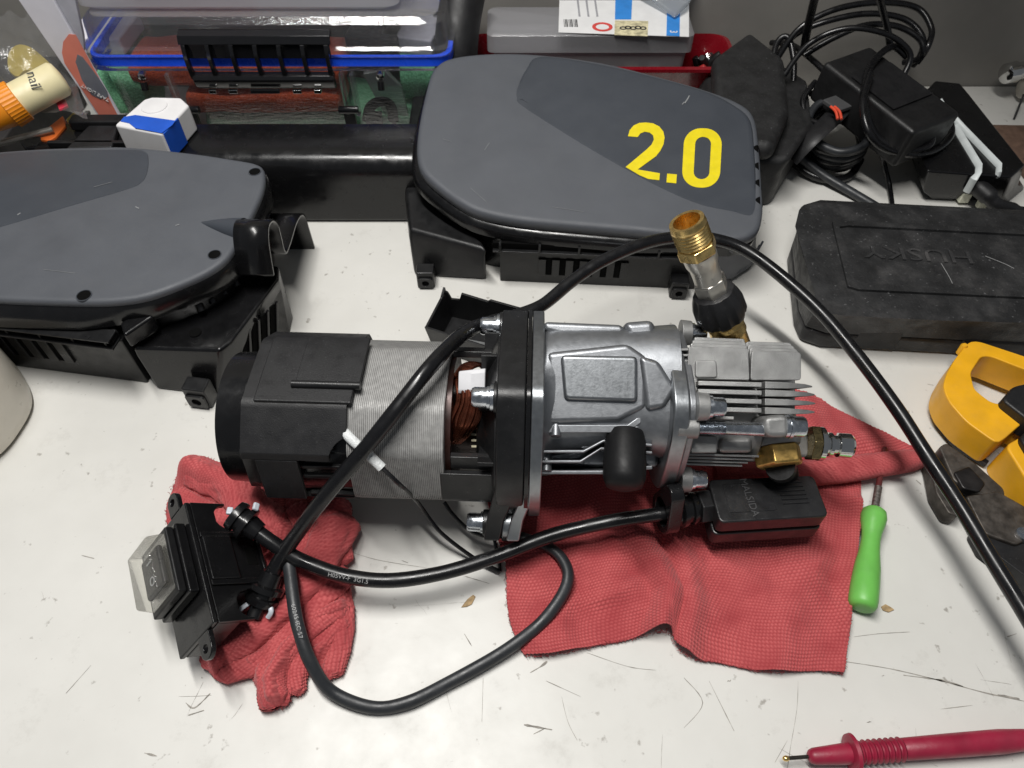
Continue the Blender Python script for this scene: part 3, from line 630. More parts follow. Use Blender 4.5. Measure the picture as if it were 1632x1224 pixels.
def decal(name, outer, inner=None, par=None, n=96):
    P = [pl.px(*p) for p in outer]; h = max(hp(q) for q in P)+.0003
    b = MB()
    def lift(mb):
        res = []
        for p in mb.v:
            q = p-pl.o; q2 = V((q.dot(pl.x), q.dot(pl.y))); t = q.dot(pl.n); res.append(pl.at(q2, t+hp(q2)))
        mb.v = res; return mb
    if inner: b.ringprism(P, [pl.px(*p) for p in inner], .0001, .0004, n, (pl.x, pl.y, pl.n), pl.o)
    else: b.prism(P, .0001, .0004, (pl.x, pl.y, pl.n), pl.o)
    return lift(b).build(name, M_ypr, par or panel, smooth=0)
def stad(x0, y0, x1, y1, r, sk):
    """upright rounded figure in picture points, leaning by sk per row"""
    out = []
    for cx, cy, a0 in ((x1-r, y0+r*.92, -90), (x1-r, y1-r*.92, 0), (x0+r, y1-r*.92, 90), (x0+r, y0+r*.92, 180)):
        for k in range(9):
            a = math.radians(a0+90*k/8); y = cy+r*.92*math.sin(a); out.append((cx+r*math.cos(a)-sk*(y-y0), y))
    return out
def tilt(pts, c, k): return [(x, y+(x-c)*k) for x, y in pts]
zo = tilt(stad(1090, 209, 1150, 300, 27, .045), 1120, .05); zi = tilt(stad(1107.5, 222, 1132.5, 287, 12, .045), 1120, .05)
decal('digit_zero', zo, zi)
decal('full_stop', [(1063, 277.5), (1078.5, 279), (1077.5, 293), (1062, 291.5)])
top2 = []; cx, cy = 1031, 224
arc_o = [(1000.5, 219), (1003, 210), (1009, 203), (1018, 199), (1029, 198.5), (1040, 200), (1050, 205), (1056.5, 213), (1058.5, 222), (1057, 232), (1052, 242), (1045, 250.5), (1016, 271)]
arc_i = [(1051.5, 277), (1050.5, 288), (1033, 286), (1019, 280), (997, 267), (1030, 240), (1038, 232.5), (1041.5, 225), (1040.5, 218.5), (1035, 214), (1027, 212.5), (1020, 215), (1016, 220.5)]
decal('digit_two', arc_o+arc_i)
for k, yy in enumerate((236, 264, 291, 319)):
    p = pl.px(1206+k*1.2, yy); MB().lathe([(-.004, .0044), (.0026, .0044)], pl.at(p, -.0035), pl.n*.55+V((.85, -.1, 0)), 18).build('vent_hole_shade', M_hole_shade, lid)  # black plugs paint the dark of the side vents, nothing is cut
# black base under the lid
lower = offset2(poly, .004)
def ground(q, z): p = pl.at(q, 0); return V((p.x, p.y, z))
xr_ = max(q.x for q in poly); fo_ = lambda q: max(0., min(1., (xr_-.055-q.x)/.05))
def oo_(ins, h): return [pl.at(o_ if True else q, h) for q, o_ in ((q, q.lerp(o2, 1.0) if ins >= 0 else q.lerp(o2, fo_(q))) for q, o2 in zip(poly, offset2(poly, ins)))]
b = MB(); b.loft([oo_(.0008, -.0088), oo_(.0004, -.0100), oo_(-.0030, -.0112), oo_(-.0052, -.0150), oo_(-.0058, -.0190), oo_(-.0040, -.0200), oo_(.006, -.0205), [ground(q, .02) for q in offset2(poly, .010)], [ground(q, .001) for q in offset2(poly, .0115)]])
basec = b.build('base', M_absg, cov, smooth=50)
# corner block at the left end and front wall with vents
def hi(px, py, z=0): return W(px, py, z)
blk0 = [W(*p, 0) for p in ((661, 441), (776, 446), (772, 425), (715, 385), (690, 335), (682, 250), (692, 185), (670, 180), (657, 230), (652, 330))]
blk1 = [W(*p, .034) for p in ((651, 372), (775, 406), (766, 392), (712, 350), (684, 305), (672, 255), (684, 160), (657, 154), (642, 262), (645, 320))]
b = MB(); b.loft([blk0, [p.lerp(q, .9) for p, q in zip(blk0, blk1)], [p+V((.001, .002, .0035)) for p in blk1]]); cb = b.build('corner_block', M_abs, cov, bevel=.003, seg=3)
fa, fb_ = W(797, 448, 0), W(1120, 462, 0); fn = V(((fb_-fa).y, -(fb_-fa).x, 0)).normalized()
Rf = Matrix(((fb_-fa).normalized(), fn, V((0, 0, 1)))).transposed()
MB().box((fa+fb_)/2-fn*.012+V((0, 0, .0185)), ((fb_-fa).length, .024, .037), Rf).build('front_wall', M_abs, cov, bevel=.001)
slot_bank(cov, fa, fb_, .010, .027, 6, .205, .60, M_abs, fn, .46)
ff = (fb_-fa).normalized()
chan = MB().box(fa+ff*((fb_-fa).length*.46)+fn*.0015+V((0, 0, .0405)), ((fb_-fa).length*.98, .003, .0055), Rf).build('channel_shade', M_hole_shade, cov)  # black strip stands for the shade in the recess under the rim
for k in range(6): MB().box(fa+ff*((fb_-fa).length*(.005+.185*k))+fn*.003+V((0, 0, .0405)), (.0016, .006, .0062), Rf).build('rib', M_abs, chan)
MB().box(fa+ff*((fb_-fa).length*.47)+fn*.003+V((0, 0, .0368)), ((fb_-fa).length, .006, .0015), Rf).build('ledge', M_abs, cov, bevel=.0004)
lug(cov, W(681, 446, 0), V((0, -1, 0))); lug(cov, W(1078, 462, 0), fn)
# grey side apron at the right front, with moulded ridges
apr = [W(*p, .004) for p in ((1112, 452), (1168, 446), (1200, 424), (1204, 404), (1170, 390), (1100, 400))]
aprt = [pl.at(pl.px(*p), -.009) for p in ((1112, 378), (1172, 383), (1206, 371), (1214, 355), (1180, 350), (1100, 370))]
b = MB(); b.loft([apr, [p.lerp(q, .5) for p, q in zip(apr, aprt)], aprt]); ap = b.build('side_apron', M_shell, cov, bevel=.004, seg=3)
an = (apr[1]-apr[0]).normalized(); an = V((an.y, -an.x, 0)); av = (apr[2]-apr[1]).normalized(); avn = V((av.y, -av.x, 0))
for k in range(6):
    p = apr[1].lerp(apr[2], .10+.13*k)+avn*.0004; MB().tube([p+V((0, 0, .006)), p+av*.008+V((0, 0, .022+.002*(k % 3)))], .0009, 8).build('ridge', M_shellp, ap)
M_scf = mat('scuff_pale', (.22, .225, .23), .7)
def scuff(par, plane, pts, r, h):
    P = catmull([plane.at(plane.px(*p), h) for p in pts], 4); MB().tube(P, r, 5, flat=.4).build('scuff', M_scf, par)
for pts, r, h in ((((1090, 170), (1094, 164), (1097, 158)), .0006, .0036), (((1086, 172), (1089, 168)), .0004, .0035), (((772, 240), (780, 228)), .0002, .0003), (((706, 222), (720, 226)), .00018, .0003), (((880, 330), (930, 338)), .00016, .0003), (((750, 300), (775, 322)), .00015, .0003)): scuff(lid, pl, pts, r, h)
# ---- left half
pl0 = pl
pl = Plane((0, .335, .079), (0, -.02, 1))
cv2 = thing('motor_housing_cover', 'grey and black washer housing half with screw holes, cut off by the left edge', 'housing', W(150, 420, 0))
outp = [(-160, 462), (-160, 262), (-60, 246), (60, 236), (150, 233), (207, 233), (300, 242), (375, 253), (409, 260), (421, 272), (419, 301), (400, 345), (379, 384), (361, 411), (331, 433), (285, 454), (233, 472), (180, 480), (113, 481), (0, 477), (-90, 472)]
out2 = [pl.px(*p) for p in outp]
lid2, poly2 = shell_top('shell', pl, out2, [(.0005, -.0055), (0, -.0032), (.0005, -.0014), (.0016, -.0004), (.003, 0), (.004, 0)], M_shell, cv2)
pan = ccw([pl.px(*p) for p in [(-120, 395), (0, 363), (110, 330), (205, 302), (228, 290), (236, 275), (238, 255), (232, 242), (200, 239), (60, 242), (-50, 252), (-120, 262)]])
pan = [V((p.x, p.y)) for p in catmull([(*q, 0) for q in pan], 5, True)]
a0, a1 = pl.px(0, 363), pl.px(205, 302); cd2 = (a1-a0).normalized(); cn2 = V((-cd2.y, cd2.x)); h2 = lambda q: max(.00025, .00025+.022*(q-a0).dot(cn2))
b = MB(); b.loft([[pl.at(q, -.002) for q in pan], [pl.at(q, h2(q)*.6) for q in offset2(pan, .0008)], [pl.at(q, h2(q)) for q in offset2(pan, .004)]]); b.build('panel', M_shellp, lid2, smooth=60)
for x, y, r in ((406, 274, .0042), (342, 406, .0042), (134, 471, .0045)):
    q = pl.px(x, y); hl = MB().lathe([(-.004, r*.98), (.00015, r*.98)], pl.at(q, 0), pl.n, 24).build('screw_hole_shade', M_hole_shade, lid2)  # flush black disc paints the shade of a screw hole
    MB().lathe([(-.0004, r*.99), (.0004, r*1.02), (.0004, r*1.12), (-.0002, r*1.16)], pl.at(q, 0), pl.n, 24, cap=False).build('hole_edge', M_shellp, hl)
def ground2(q, z): p = pl.at(q, 0); return V((p.x, p.y, z))
xk = W(215, 500, .06).x; f2_ = lambda q: .25+.75*max(0., min(1., (xk-pl.at(q).x)/.03))
def o2_(ins, h): return [pl.at(q.lerp(o2, f2_(q) if ins < 0 else 1.), h) for q, o2 in zip(poly2, offset2(poly2, ins))]
b = MB(); b.loft([o2_(.0006, -.0050), o2_(-.0005, -.0062), o2_(-.0050, -.0085), o2_(-.0072, -.0140), o2_(-.0075, -.0195), o2_(-.005, -.0205), o2_(.002, -.021), [ground2(q, .03) for q in offset2(poly2, .010)], [ground2(q, .001) for q in offset2(poly2, .013)]])
base2 = b.build('base', M_absg, cv2, smooth=45)
ga, gb_ = W(-160, 560, 0), W(236, 611, 0); gd = (gb_-ga).normalized(); gn = V((gd.y, -gd.x, 0)); Rg = Matrix((gd, gn, V((0, 0, 1)))).transposed(); GL = (gb_-ga).length
MB().box((ga+gb_)/2-gn*.014+V((0, 0, .0235)), (GL, .028, .047), Rg).build('front_wall', M_abs, cv2, bevel=.0012)
slot_bank(cv2, ga, gb_, .016, .043, 7, .33, .74, M_abs, gn, .40)
ch2 = MB().box(ga+gd*(GL*.5)+gn*.004+V((0, 0, .0535)), (GL, .008, .0058), Rg).build('channel_shade', M_hole_shade, cv2)  # black strip again painting the recess shade
for k in range(9): MB().box(ga+gd*(GL*(.02+.12*k))+gn*.0065+V((0, 0, .0535)), (.0015, .0052, .0064), Rg).build('rib', M_abs, ch2)
for zz in (.0500, .0572): MB().box(ga+gd*(GL*.5)+gn*.0055+V((0, 0, zz)), (GL*1.01, .011, .0015), Rg).build('ledge', M_abs, cv2, bevel=.0004)
p = W(176, 540, .053); MB().lathe([(-.006, .0032), (.003, .0032), (.003, .0016), (.001, .0016)], V((p.x, p.y, .0535)), gn, 18).build('screw_post', M_abs, cv2)
# open box end of the rim
q = [W(*p, .055) for p in ((198, 527), (238, 500), (252, 516), (205, 548))]
MB().loft([[V((p.x, p.y, .050)) for p in q], [V((p.x, p.y, .063)) for p in q]]).build('rim_end', M_absg, cv2, bevel=.002)
# wing at the right end with sloping top, vents and arch clips
wz = .040; wing = [W(*p, wz) for p in ((212, 562), (352, 566), (372, 552), (446, 452), (446, 430), (414, 428), (330, 490), (240, 540))]
wb = [W(*p, 0) for p in ((250, 620), (347, 632), (362, 622), (462, 533), (468, 505), (430, 500), (340, 560), (262, 590))]
b = MB(); b.loft([wb, [p.lerp(V((q.x, q.y, wz)), .9) for p, q in zip(wb, wing)], [q+V((0, .001, .004)) for q in wing]]); wg = b.build('end_wing', M_absg, cv2, bevel=.0025, seg=3)
p = W(311, 530, wz+.0045); MB().lathe([(-.003, .0042), (.0004, .0042)], p, (0, 0, 1), 20).build('screw_hole_shade', M_hole_shade, wg)  # black disc for the hole's shade, wing is not pierced
sa, sb = W(368, 618, 0), W(462, 533, 0); sd = (sb-sa).normalized(); sn = V((sd.y, -sd.x, 0))
tilt_ = (wing[2].lerp(wing[3], .5)-wb[2].lerp(wb[3], .5)).normalized(); sn2 = sd.cross(tilt_).normalized()
Rs = Matrix((sd, sn2, tilt_)).transposed(); H = (wing[2]-wb[2]).length; SLn = (sb-sa).length
for k in range(5):
    c = sa+sd*(SLn*(.10+.15*k))+tilt_*(H*(.52+.02*k))+sn2*.0003
    MB().box(c, (SLn*.07, .0012, H*.62), Rs).build('vent_slot_shade', M_hole_shade, wg)  # thin black box paints the slot's shade on a solid wall
    MB().box(c+sd*(SLn*.06)+sn2*.0008, (SLn*.035, .0022, H*.66), Rs).build('slat', M_absg, wg, bevel=.0004)
lug(cv2, W(330, 632, 0), (wb[1]-wb[0]).normalized().cross(V((0, 0, 1))), .017)
for k in range(4):                                   # little buttresses under the lid edge
    t = k/3; p = W(322+56*t, 496-40*t, .05); MB().tube([p, p+V((-.006, .010, .012))], .0028, 10).build('buttress', M_absg, base2)
# arch clips
def ribbon(path, ext, th, name, m, par):
    b = MB(); b.loft([[p for p in path], [p+V(ext) for p in path]], cap=False, closed=False); return b.build(name, m, par, solid=th, bevel=0, smooth=50)
def arch_pts(pts): return catmull([W(*p) for p in pts], 6)
XC = -.168
prof_px = [(436, 440), (431, 412), (427, 382), (428, 358), (435, 349), (443, 356), (449, 378), (455, 400), (462, 386), (471, 356), (479, 341), (486, 343), (493, 364), (502, 394)]
ribbon(catmull([WP(x_, y_, (XC, 0, 0), (1, 0, 0)) for x_, y_ in prof_px], 6), (-.024, 0, 0), .0024, 'arch_clip', M_absg, cv2)
qs0, qs1 = pl.at(pl.px(316, 353), -.0005), pl.at(pl.px(386, 366), -.001)
MB().lathe([(0, .0003), ((qs1-qs0).length*.35, .0042), ((qs1-qs0).length*.7, .0075), ((qs1-qs0).length, .0095)], qs0-V((0, 0, .0005)), qs1-qs0, 36).build('saddle', M_shellp, lid2, smooth=60)
for pts, r, h in ((((28, 343), (33, 340)), .0007, .0003), (((216, 330), (222, 333)), .0005, .0003), (((280, 360), (286, 358)), .0005, .0003), (((70, 430), (120, 436)), .00016, .0003), (((150, 300), (180, 292)), .00018, .0012)): scuff(lid2, pl, pts, r, h)
# ------------------------------------------------------------------ broken black tray piece behind the motor
tr = thing('broken_plastic_tray', 'small broken black plastic tray with jagged rim behind the motor', 'tray', W(755, 530, 0))
tz = .026; A, B, Cc, D = (W(*p, tz) for p in ((678, 519), (707, 466), (838, 492), (805, 560)))
dn = V((.003, 0, -tz+.001)); ins = lambda p: p+(((A+B+Cc+D)/4)-p)*.05
A0, B0, C0, D0 = (ins(p)+dn for p in (A, B, Cc, D))
def wallp(b0, b1, tops, name):
    nrm = (b1-b0).cross(V((0, 0, 1))).normalized()*.0018; pts = [b0]+[b1]+tops[::-1]
    MB().loft([pts, [p+nrm for p in pts]]).build(name, M_abs, tr, bevel=.0003)
wallp(A0, D0, [A, D], 'wall'); 
jag = [B+V((0, 0, .004)), B.lerp(Cc, .06)+V((0, 0, .002)), B.lerp(Cc, .10)-V((0, 0, .004)), B.lerp(Cc, .2)-V((0, 0, .003)), B.lerp(Cc, .23)+V((0, 0, .004)), B.lerp(Cc, .55)+V((0, 0, .001)), B.lerp(Cc, .58)+V((0, 0, .003)), Cc]
wallp(B0, C0, jag, 'wall'); wallp(A0, B0, [A, A.lerp(B, .8)+V((0, 0, .001)), B+V((0, 0, .006))], 'wall'); wallp(C0, D0, [Cc, D], 'wall')
MB().loft([[A0, B0, C0, D0], [p+V((0, 0, .0016)) for p in (A0, B0, C0, D0)]]).build('floor', M_abs, tr)
MB().box(W(748, 545, .012), (.026, .003, .003), Matrix.Rotation(-.25, 3, 'Z')).build('contact_strip', M_steel, tr, bevel=.0004)
# ------------------------------------------------------------------ red cloths
def cloth_mat():
    m = bpy.data.materials.new('red_knit'); m.use_nodes = True; nt = m.node_tree; L = nt.links.new; b = nt.nodes['Principled BSDF']
    tc = nd(nt, 'ShaderNodeTexCoord'); n = nd(nt, 'ShaderNodeTexNoise'); n.inputs['Scale'].default_value = 42; n.inputs['Detail'].default_value = 10; n.inputs['Roughness'].default_value = .7; L(tc.outputs['Object'], n.inputs['Vector'])
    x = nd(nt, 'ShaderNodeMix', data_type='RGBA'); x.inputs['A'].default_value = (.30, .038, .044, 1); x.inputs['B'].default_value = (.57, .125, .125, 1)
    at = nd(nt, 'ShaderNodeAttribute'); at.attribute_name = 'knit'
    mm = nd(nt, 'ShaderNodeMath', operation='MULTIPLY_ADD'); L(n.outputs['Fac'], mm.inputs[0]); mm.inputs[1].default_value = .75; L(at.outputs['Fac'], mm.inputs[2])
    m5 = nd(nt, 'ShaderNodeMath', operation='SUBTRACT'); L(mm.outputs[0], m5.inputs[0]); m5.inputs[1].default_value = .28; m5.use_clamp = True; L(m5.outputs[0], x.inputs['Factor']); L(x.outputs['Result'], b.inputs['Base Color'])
    b.inputs['Roughness'].default_value = .92; b.inputs['Specular IOR Level'].default_value = .15; b.inputs['Sheen Weight'].default_value = .25; b.inputs['Sheen Tint'].default_value = (1, .6, .6, 1)
    nb = nd(nt, 'ShaderNodeTexNoise'); nb.inputs['Scale'].default_value = 2200; nb.inputs['Detail'].default_value = 3; L(tc.outputs['Object'], nb.inputs['Vector'])
    bp = nd(nt, 'ShaderNodeBump'); bp.inputs['Strength'].default_value = .6; bp.inputs['Distance'].default_value = .0006; L(nb.outputs['Fac'], bp.inputs['Height']); L(bp.outputs['Normal'], b.inputs['Normal'])
    return m
M_cloth = cloth_mat()
KP = .0020
def knit(u, v):
    r = np.floor(v/KP); uu = u/KP+.5*(r % 2)
    a = np.abs(np.sin(np.pi*uu))**.8; c = np.abs(np.sin(np.pi*v/KP))**.7
    return a*c
def grid_obj(name, P, U, Vv, amp, mask=None, parent=None):
    """P: (n,m,3) surface; fabric relief pushed along the surface normal"""
    du = np.gradient(P, axis=0); dv = np.gradient(P, axis=1); N = np.cross(du, dv); N /= np.linalg.norm(N, axis=2, keepdims=True)+1e-12
    if N[..., 2].mean() < 0: N = -N
    wv = nz_fast(P[..., 0], P[..., 1], 120, 5.5); wv2 = nz_fast(P[..., 0], P[..., 1], 90, 8.5); wl = nz_fast(P[..., 0], P[..., 1], 28, 2.5); wl2 = nz_fast(P[..., 0], P[..., 1], 24, 6.5)
    k = knit(U+.0010*wv+.006*wl, Vv+.0010*wv2+.006*wl2)*(.75+.6*wv); Q = P+N*(amp*k)[..., None]
    n, m = k.shape; idx = np.arange(n*m).reshape(n, m)
    f = np.stack([idx[:-1, :-1], idx[1:, :-1], idx[1:, 1:], idx[:-1, 1:]], -1).reshape(-1, 4)
    if mask is not None:
        ok = mask[:-1, :-1] & mask[1:, :-1] & mask[1:, 1:] & mask[:-1, 1:]; f = f[ok.reshape(-1)]
    used = np.unique(f); rm = -np.ones(n*m, int); rm[used] = np.arange(len(used)); f = rm[f]
    vs = Q.reshape(-1, 3)[used]; kk = k.reshape(-1)[used]
    base = np.array([vs[:, 0].mean(), vs[:, 1].mean(), 0]) if parent is None else np.zeros(3)
    if parent is not None: base = np.array(parent.location)
    me = bpy.data.meshes.new(name); me.from_pydata((vs-base).tolist(), [], f.tolist())
    at = me.attributes.new('knit', 'FLOAT', 'POINT'); at.data.foreach_set('value', kk.astype(np.float32))
    for p in me.polygons: p.use_smooth = True
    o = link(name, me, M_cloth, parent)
    if parent is None: o.location = base
    return o
def np2(p): return np.array([p.x, p.y])
def dist_poly(X, Y, pts):
    """distance and position along a polyline"""
    best = np.full(X.shape, 1e9); tt = np.zeros(X.shape); L = 0
    for a, b in zip(pts[:-1], pts[1:]):
        d = b-a; l2 = d@d; t = np.clip(((X-a[0])*d[0]+(Y-a[1])*d[1])/l2, 0, 1)
        q = np.hypot(X-a[0]-t*d[0], Y-a[1]-t*d[1]); s = q < best; best[s] = q[s]; tt[s] = (L+t*math.sqrt(l2))[s]; L += math.sqrt(l2)
    return best, tt/L
def ridge_field(X, Y, ridges):
    H = np.zeros(X.shape)
    for pts, h0, h1, w, sharp in ridges:
        d, t = dist_poly(X, Y, [np2(W(*p, .008)) for p in pts]); h = (h0+(h1-h0)*t)*np.exp(-(d/w)**sharp)
        H = np.log(np.exp(H*1400)+np.exp(h*1400)-1)/1400
    return H
def nzf(X, Y, s, seed):
    out = np.zeros(X.shape); f = out.reshape(-1)
    for i, (x, y) in enumerate(zip(X.reshape(-1), Y.reshape(-1))): f[i] = noise.noise((x*s, y*s, seed))
    return out
def nz_fast(X, Y, s, seed):
    """coarse noise, bilinear between samples"""
    x0, x1, y0, y1 = X.min(), X.max(), Y.min(), Y.max(); nx = ny = 60
    gx = np.linspace(x0, x1, nx); gy = np.linspace(y0, y1, ny); T = np.array([[noise.noise((a*s, b*s, seed)) for b in gy] for a in gx])
    u = (X-x0)/(x1-x0+1e-9)*(nx-1.001); v = (Y-y0)/(y1-y0+1e-9)*(ny-1.001); i = u.astype(int); j = v.astype(int); a = u-i; b = v-j
    return T[i, j]*(1-a)*(1-b)+T[i+1, j]*a*(1-b)+T[i, j+1]*(1-a)*b+T[i+1, j+1]*a*b
def resamp(pts, n):
    P = np.array([np2(p) for p in catmull(pts, 8)]); s = np.r_[0, np.cumsum(np.hypot(*np.diff(P, axis=0).T))]; t = np.linspace(0, s[-1], n)
    return np.stack([np.interp(t, s, P[:, 0]), np.interp(t, s, P[:, 1])], 1)
def coons(B, T, Lf, R, n, m):
    """bottom (left to right), top, left (bottom to top), right"""
    b, t, l, r = resamp(B, n), resamp(T, n), resamp(Lf, m), resamp(R, m); u = np.linspace(0, 1, n)[:, None, None]; v = np.linspace(0, 1, m)[None, :, None]
    P = (1-v)*b[:, None]+v*t[:, None]+(1-u)*l[None]+u*r[None]-((1-u)*(1-v)*b[0]+u*(1-v)*b[-1]+(1-u)*v*t[0]+u*v*t[-1]); return P
Z0 = .0016
wz = lambda pts, z=.002: [W(x, y, z) for x, y in pts]
# right cloth, laid flat with soft folds, one corner rolled
n, m = 470, 340
P2 = coons(wz([(834, 1043), (870, 1046), (905, 1040), (960, 1028), (1000, 1020), (1060, 1008), (1072, 1025), (1085, 1040), (1110, 1052), (1150, 1058), (1220, 1072), (1300, 1070), (1342, 1075)]), wz([(770, 770), (1000, 745), (1200, 735), (1372, 745)]),
           wz([(834, 1043), (815, 1000), (808, 960), (806, 900), (790, 850), (770, 770)]), wz([(1342, 1075), (1352, 980), (1360, 900), (1368, 820), (1372, 745)]), n, m)
X, Y = P2[..., 0], P2[..., 1]
rid = [([(1052, 1004), (1068, 940), (1040, 890), (1010, 850)], .014, .007, .009, 2), ([(1090, 1035), (1105, 960), (1095, 900), (1075, 850)], .010, .006, .008, 2), ([(960, 770), (950, 830), (985, 880)], .010, .004, .013, 2), ([(1240, 1060), (1250, 980), (1290, 900)], .005, .005, .012, 2),
       ([(845, 800), (860, 900), (880, 1030)], .006, .004, .014, 2), ([(1350, 1060), (1362, 900), (1370, 800)], .004, .005, .006, 2), ([(800, 900), (830, 960), (870, 1000)], .004, .004, .009, 2), ([(1160, 900), (1220, 940), (1230, 1020)], .0045, .003, .010, 2), ([(900, 850), (960, 900), (1020, 960)], .004, .005, .012, 2)]
H = Z0+ridge_field(X, Y, rid)+.0022*(nz_fast(X, Y, 22, 1.3)+.6)+.0010*nz_fast(X, Y, 60, 4.1)+.0035*np.clip(.22-np.abs(nz_fast(X, Y, 26, 12.1)), 0, 1)/.22*np.clip(nz_fast(X, Y, 14, 3.3)+.3, 0, 1)
H = np.maximum(H, Z0)
U = np.cumsum(np.r_[np.zeros((1, m)), np.hypot(*np.moveaxis(np.diff(P2, axis=0), 2, 0))], 0); Vc = np.cumsum(np.c_[np.zeros((n, 1)), np.hypot(*np.moveaxis(np.diff(P2, axis=1), 2, 0))], 1)
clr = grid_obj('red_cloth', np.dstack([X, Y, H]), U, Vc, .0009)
md = clr.modifiers.new('s', 'SOLIDIFY'); md.thickness = .0009; md.offset = -1
tag(clr, 'large flat red knitted cloth under the pump and black connector box', 'cloth')
n2, m2 = 230, 170
P3 = coons(wz([(1150, 770), (1300, 765), (1400, 755), (1474, 733)]), wz([(1150, 640), (1240, 628), (1300, 640), (1330, 655), (1400, 690), (1474, 725)]), wz([(1150, 770), (1150, 640)]), wz([(1474, 733), (1476, 729), (1474, 725)]), n2, m2)
X, Y = P3[..., 0], P3[..., 1]; H = .004+ridge_field(X, Y, [([(1330, 690), (1400, 712)], .004, .003, .012, 2), ([(1280, 640), (1300, 700)], .006, .006, .014, 2)])+.0012*(nz_fast(X, Y, 40, 2.2)+.5)
U = np.cumsum(np.r_[np.zeros((1, m2)), np.hypot(*np.moveaxis(np.diff(P3, axis=0), 2, 0))], 0); Vc = np.cumsum(np.c_[np.zeros((n2, 1)), np.hypot(*np.moveaxis(np.diff(P3, axis=1), 2, 0))], 1)
grid_obj('folded_corner', np.dstack([X, Y, H]), U, Vc, .0010, parent=clr)
# rolled edge
path = catmull([W(1140, 762, .010), W(1220, 757, .012), W(1320, 751, .0115), (W(1400, 742, .010)), W(1450, 734, .0075), W(1478, 729, .0045)], 34); nr = 56; rr = np.interp(np.linspace(0, 1, len(path)), [0, .5, .8, .95, 1], [.0088, .0088, .0078, .0056, .0008])
R = np.zeros((len(path), nr+1, 3)); Uu = np.zeros((len(path), nr+1)); Vv = np.zeros((len(path), nr+1)); s = 0
for i, p in enumerate(path):
    t = (path[min(i+1, len(path)-1)]-path[max(i-1, 0)]).normalized(); x_, y_, _ = frame(t)
    if i: s += (p-path[i-1]).length
    for k in range(nr+1):
        a = 2*math.pi*k/nr; q = p+(x_*math.cos(a)+y_*math.sin(a)*.9)*rr[i]*(1+.06*math.sin(3*a+s*60)); R[i, k] = q; Uu[i, k] = s; Vv[i, k] = a*.0087+s*.3
grid_obj('rolled_edge', R, Uu, Vv, .0009, parent=clr)
# left cloth, crumpled
outl = [(266, 806), (284, 762), (300, 737), (330, 731), (362, 744), (392, 752), (440, 770), (520, 790), (560, 806), (558, 850), (549, 900), (560, 962), (548, 1020), (533, 1082), (508, 1078), (490, 1062), (474, 1086), (463, 1122), (440, 1131), (424, 1126), (408, 1092), (386, 1062), (362, 1076), (344, 1084), (326, 1050), (308, 1012), (300, 960), (280, 900), (268, 850)]
PO = np.array([np2(p) for p in catmull(wz(outl), 8, True)])
lo, hi_ = PO.min(0)-.002, PO.max(0)+.002; st = .00058
gx, gy = np.arange(lo[0], hi_[0], st), np.arange(lo[1], hi_[1], st); X, Y = np.meshgrid(gx, gy, indexing='ij')
ins_ = np.zeros(X.shape, bool); j = len(PO)-1
for i in range(len(PO)):
    xi, yi, xj, yj = *PO[i], *PO[j]; c = ((yi > Y) != (yj > Y)) & (X < (xj-xi)*(Y-yi)/(yj-yi+1e-15)+xi); ins_ ^= c; j = i
grow = ins_.copy(); grow[1:] |= ins_[:-1]; grow[:-1] |= ins_[1:]; grow[:, 1:] |= ins_[:, :-1]; grow[:, :-1] |= ins_[:, 1:]
ring = grow & ~ins_
for a, b in zip(*np.nonzero(ring)):
    p = np.array([X[a, b], Y[a, b]]); d = PO-p; k = (d**2).sum(1).argmin(); best = None
    for e in (k-1, k):
        A_, B_ = PO[e % len(PO)], PO[(e+1) % len(PO)]; dd = B_-A_; t = np.clip(((p-A_)@dd)/(dd@dd+1e-15), 0, 1); q = A_+t*dd
        if best is None or ((q-p)**2).sum() < ((best-p)**2).sum(): best = q
    X[a, b], Y[a, b] = best
rid = [([(305, 748), (350, 768), (410, 812), (450, 850)], .016, .018, .0105, 2.4), ([(330, 1062), (400, 1015), (470, 945), (520, 870), (540, 815)], .013, .022, .0095, 2.4), ([(365, 1072), (430, 1038), (500, 962), (548, 905)], .008, .014, .0052, 2),
       ([(436, 1124), (432, 1085), (458, 1035), (508, 985), (556, 965)], .014, .012, .0058, 2.2), ([(466, 1108), (478, 1062), (522, 1020)], .012, .008, .0045, 2), ([(526, 1074), (545, 1010), (556, 968)], .006, .008, .006, 2), ([(512, 800), (536, 850), (546, 898)], .017, .012, .0055, 2.2),
       ([(280, 800), (318, 822), (370, 860)], .009, .012, .007, 2), ([(312, 1010), (352, 985), (400, 940), (440, 890)], .007, .015, .0065, 2), ([(412, 1086), (418, 1060), (440, 1040)], .009, .007, .004, 2), ([(470, 810), (490, 840), (480, 880)], .015, .012, .006, 2)]
H = Z0+ridge_field(X, Y, rid)+.0016*(nz_fast(X, Y, 60, 7.7)+.3)+.0008*nz_fast(X, Y, 150, 3.7)
dB = np.full(X.shape, 1e9)
for q in PO: dB = np.minimum(dB, np.hypot(X-q[0], Y-q[1]))
H = np.maximum(Z0, H*(.45+.55*np.clip(dB/.004, 0, 1))); H = np.minimum(H, .03)
cw_, sw_ = math.cos(.9), math.sin(.9); wob = .004*nz_fast(X, Y, 30, 9.1)
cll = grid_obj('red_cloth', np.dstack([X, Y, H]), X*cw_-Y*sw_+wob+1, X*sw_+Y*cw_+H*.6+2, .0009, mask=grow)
md = cll.modifiers.new('s', 'SOLIDIFY'); md.thickness = .0009; md.offset = -1
tag(cll, 'crumpled red knitted cloth under the black rocker switch box', 'cloth')
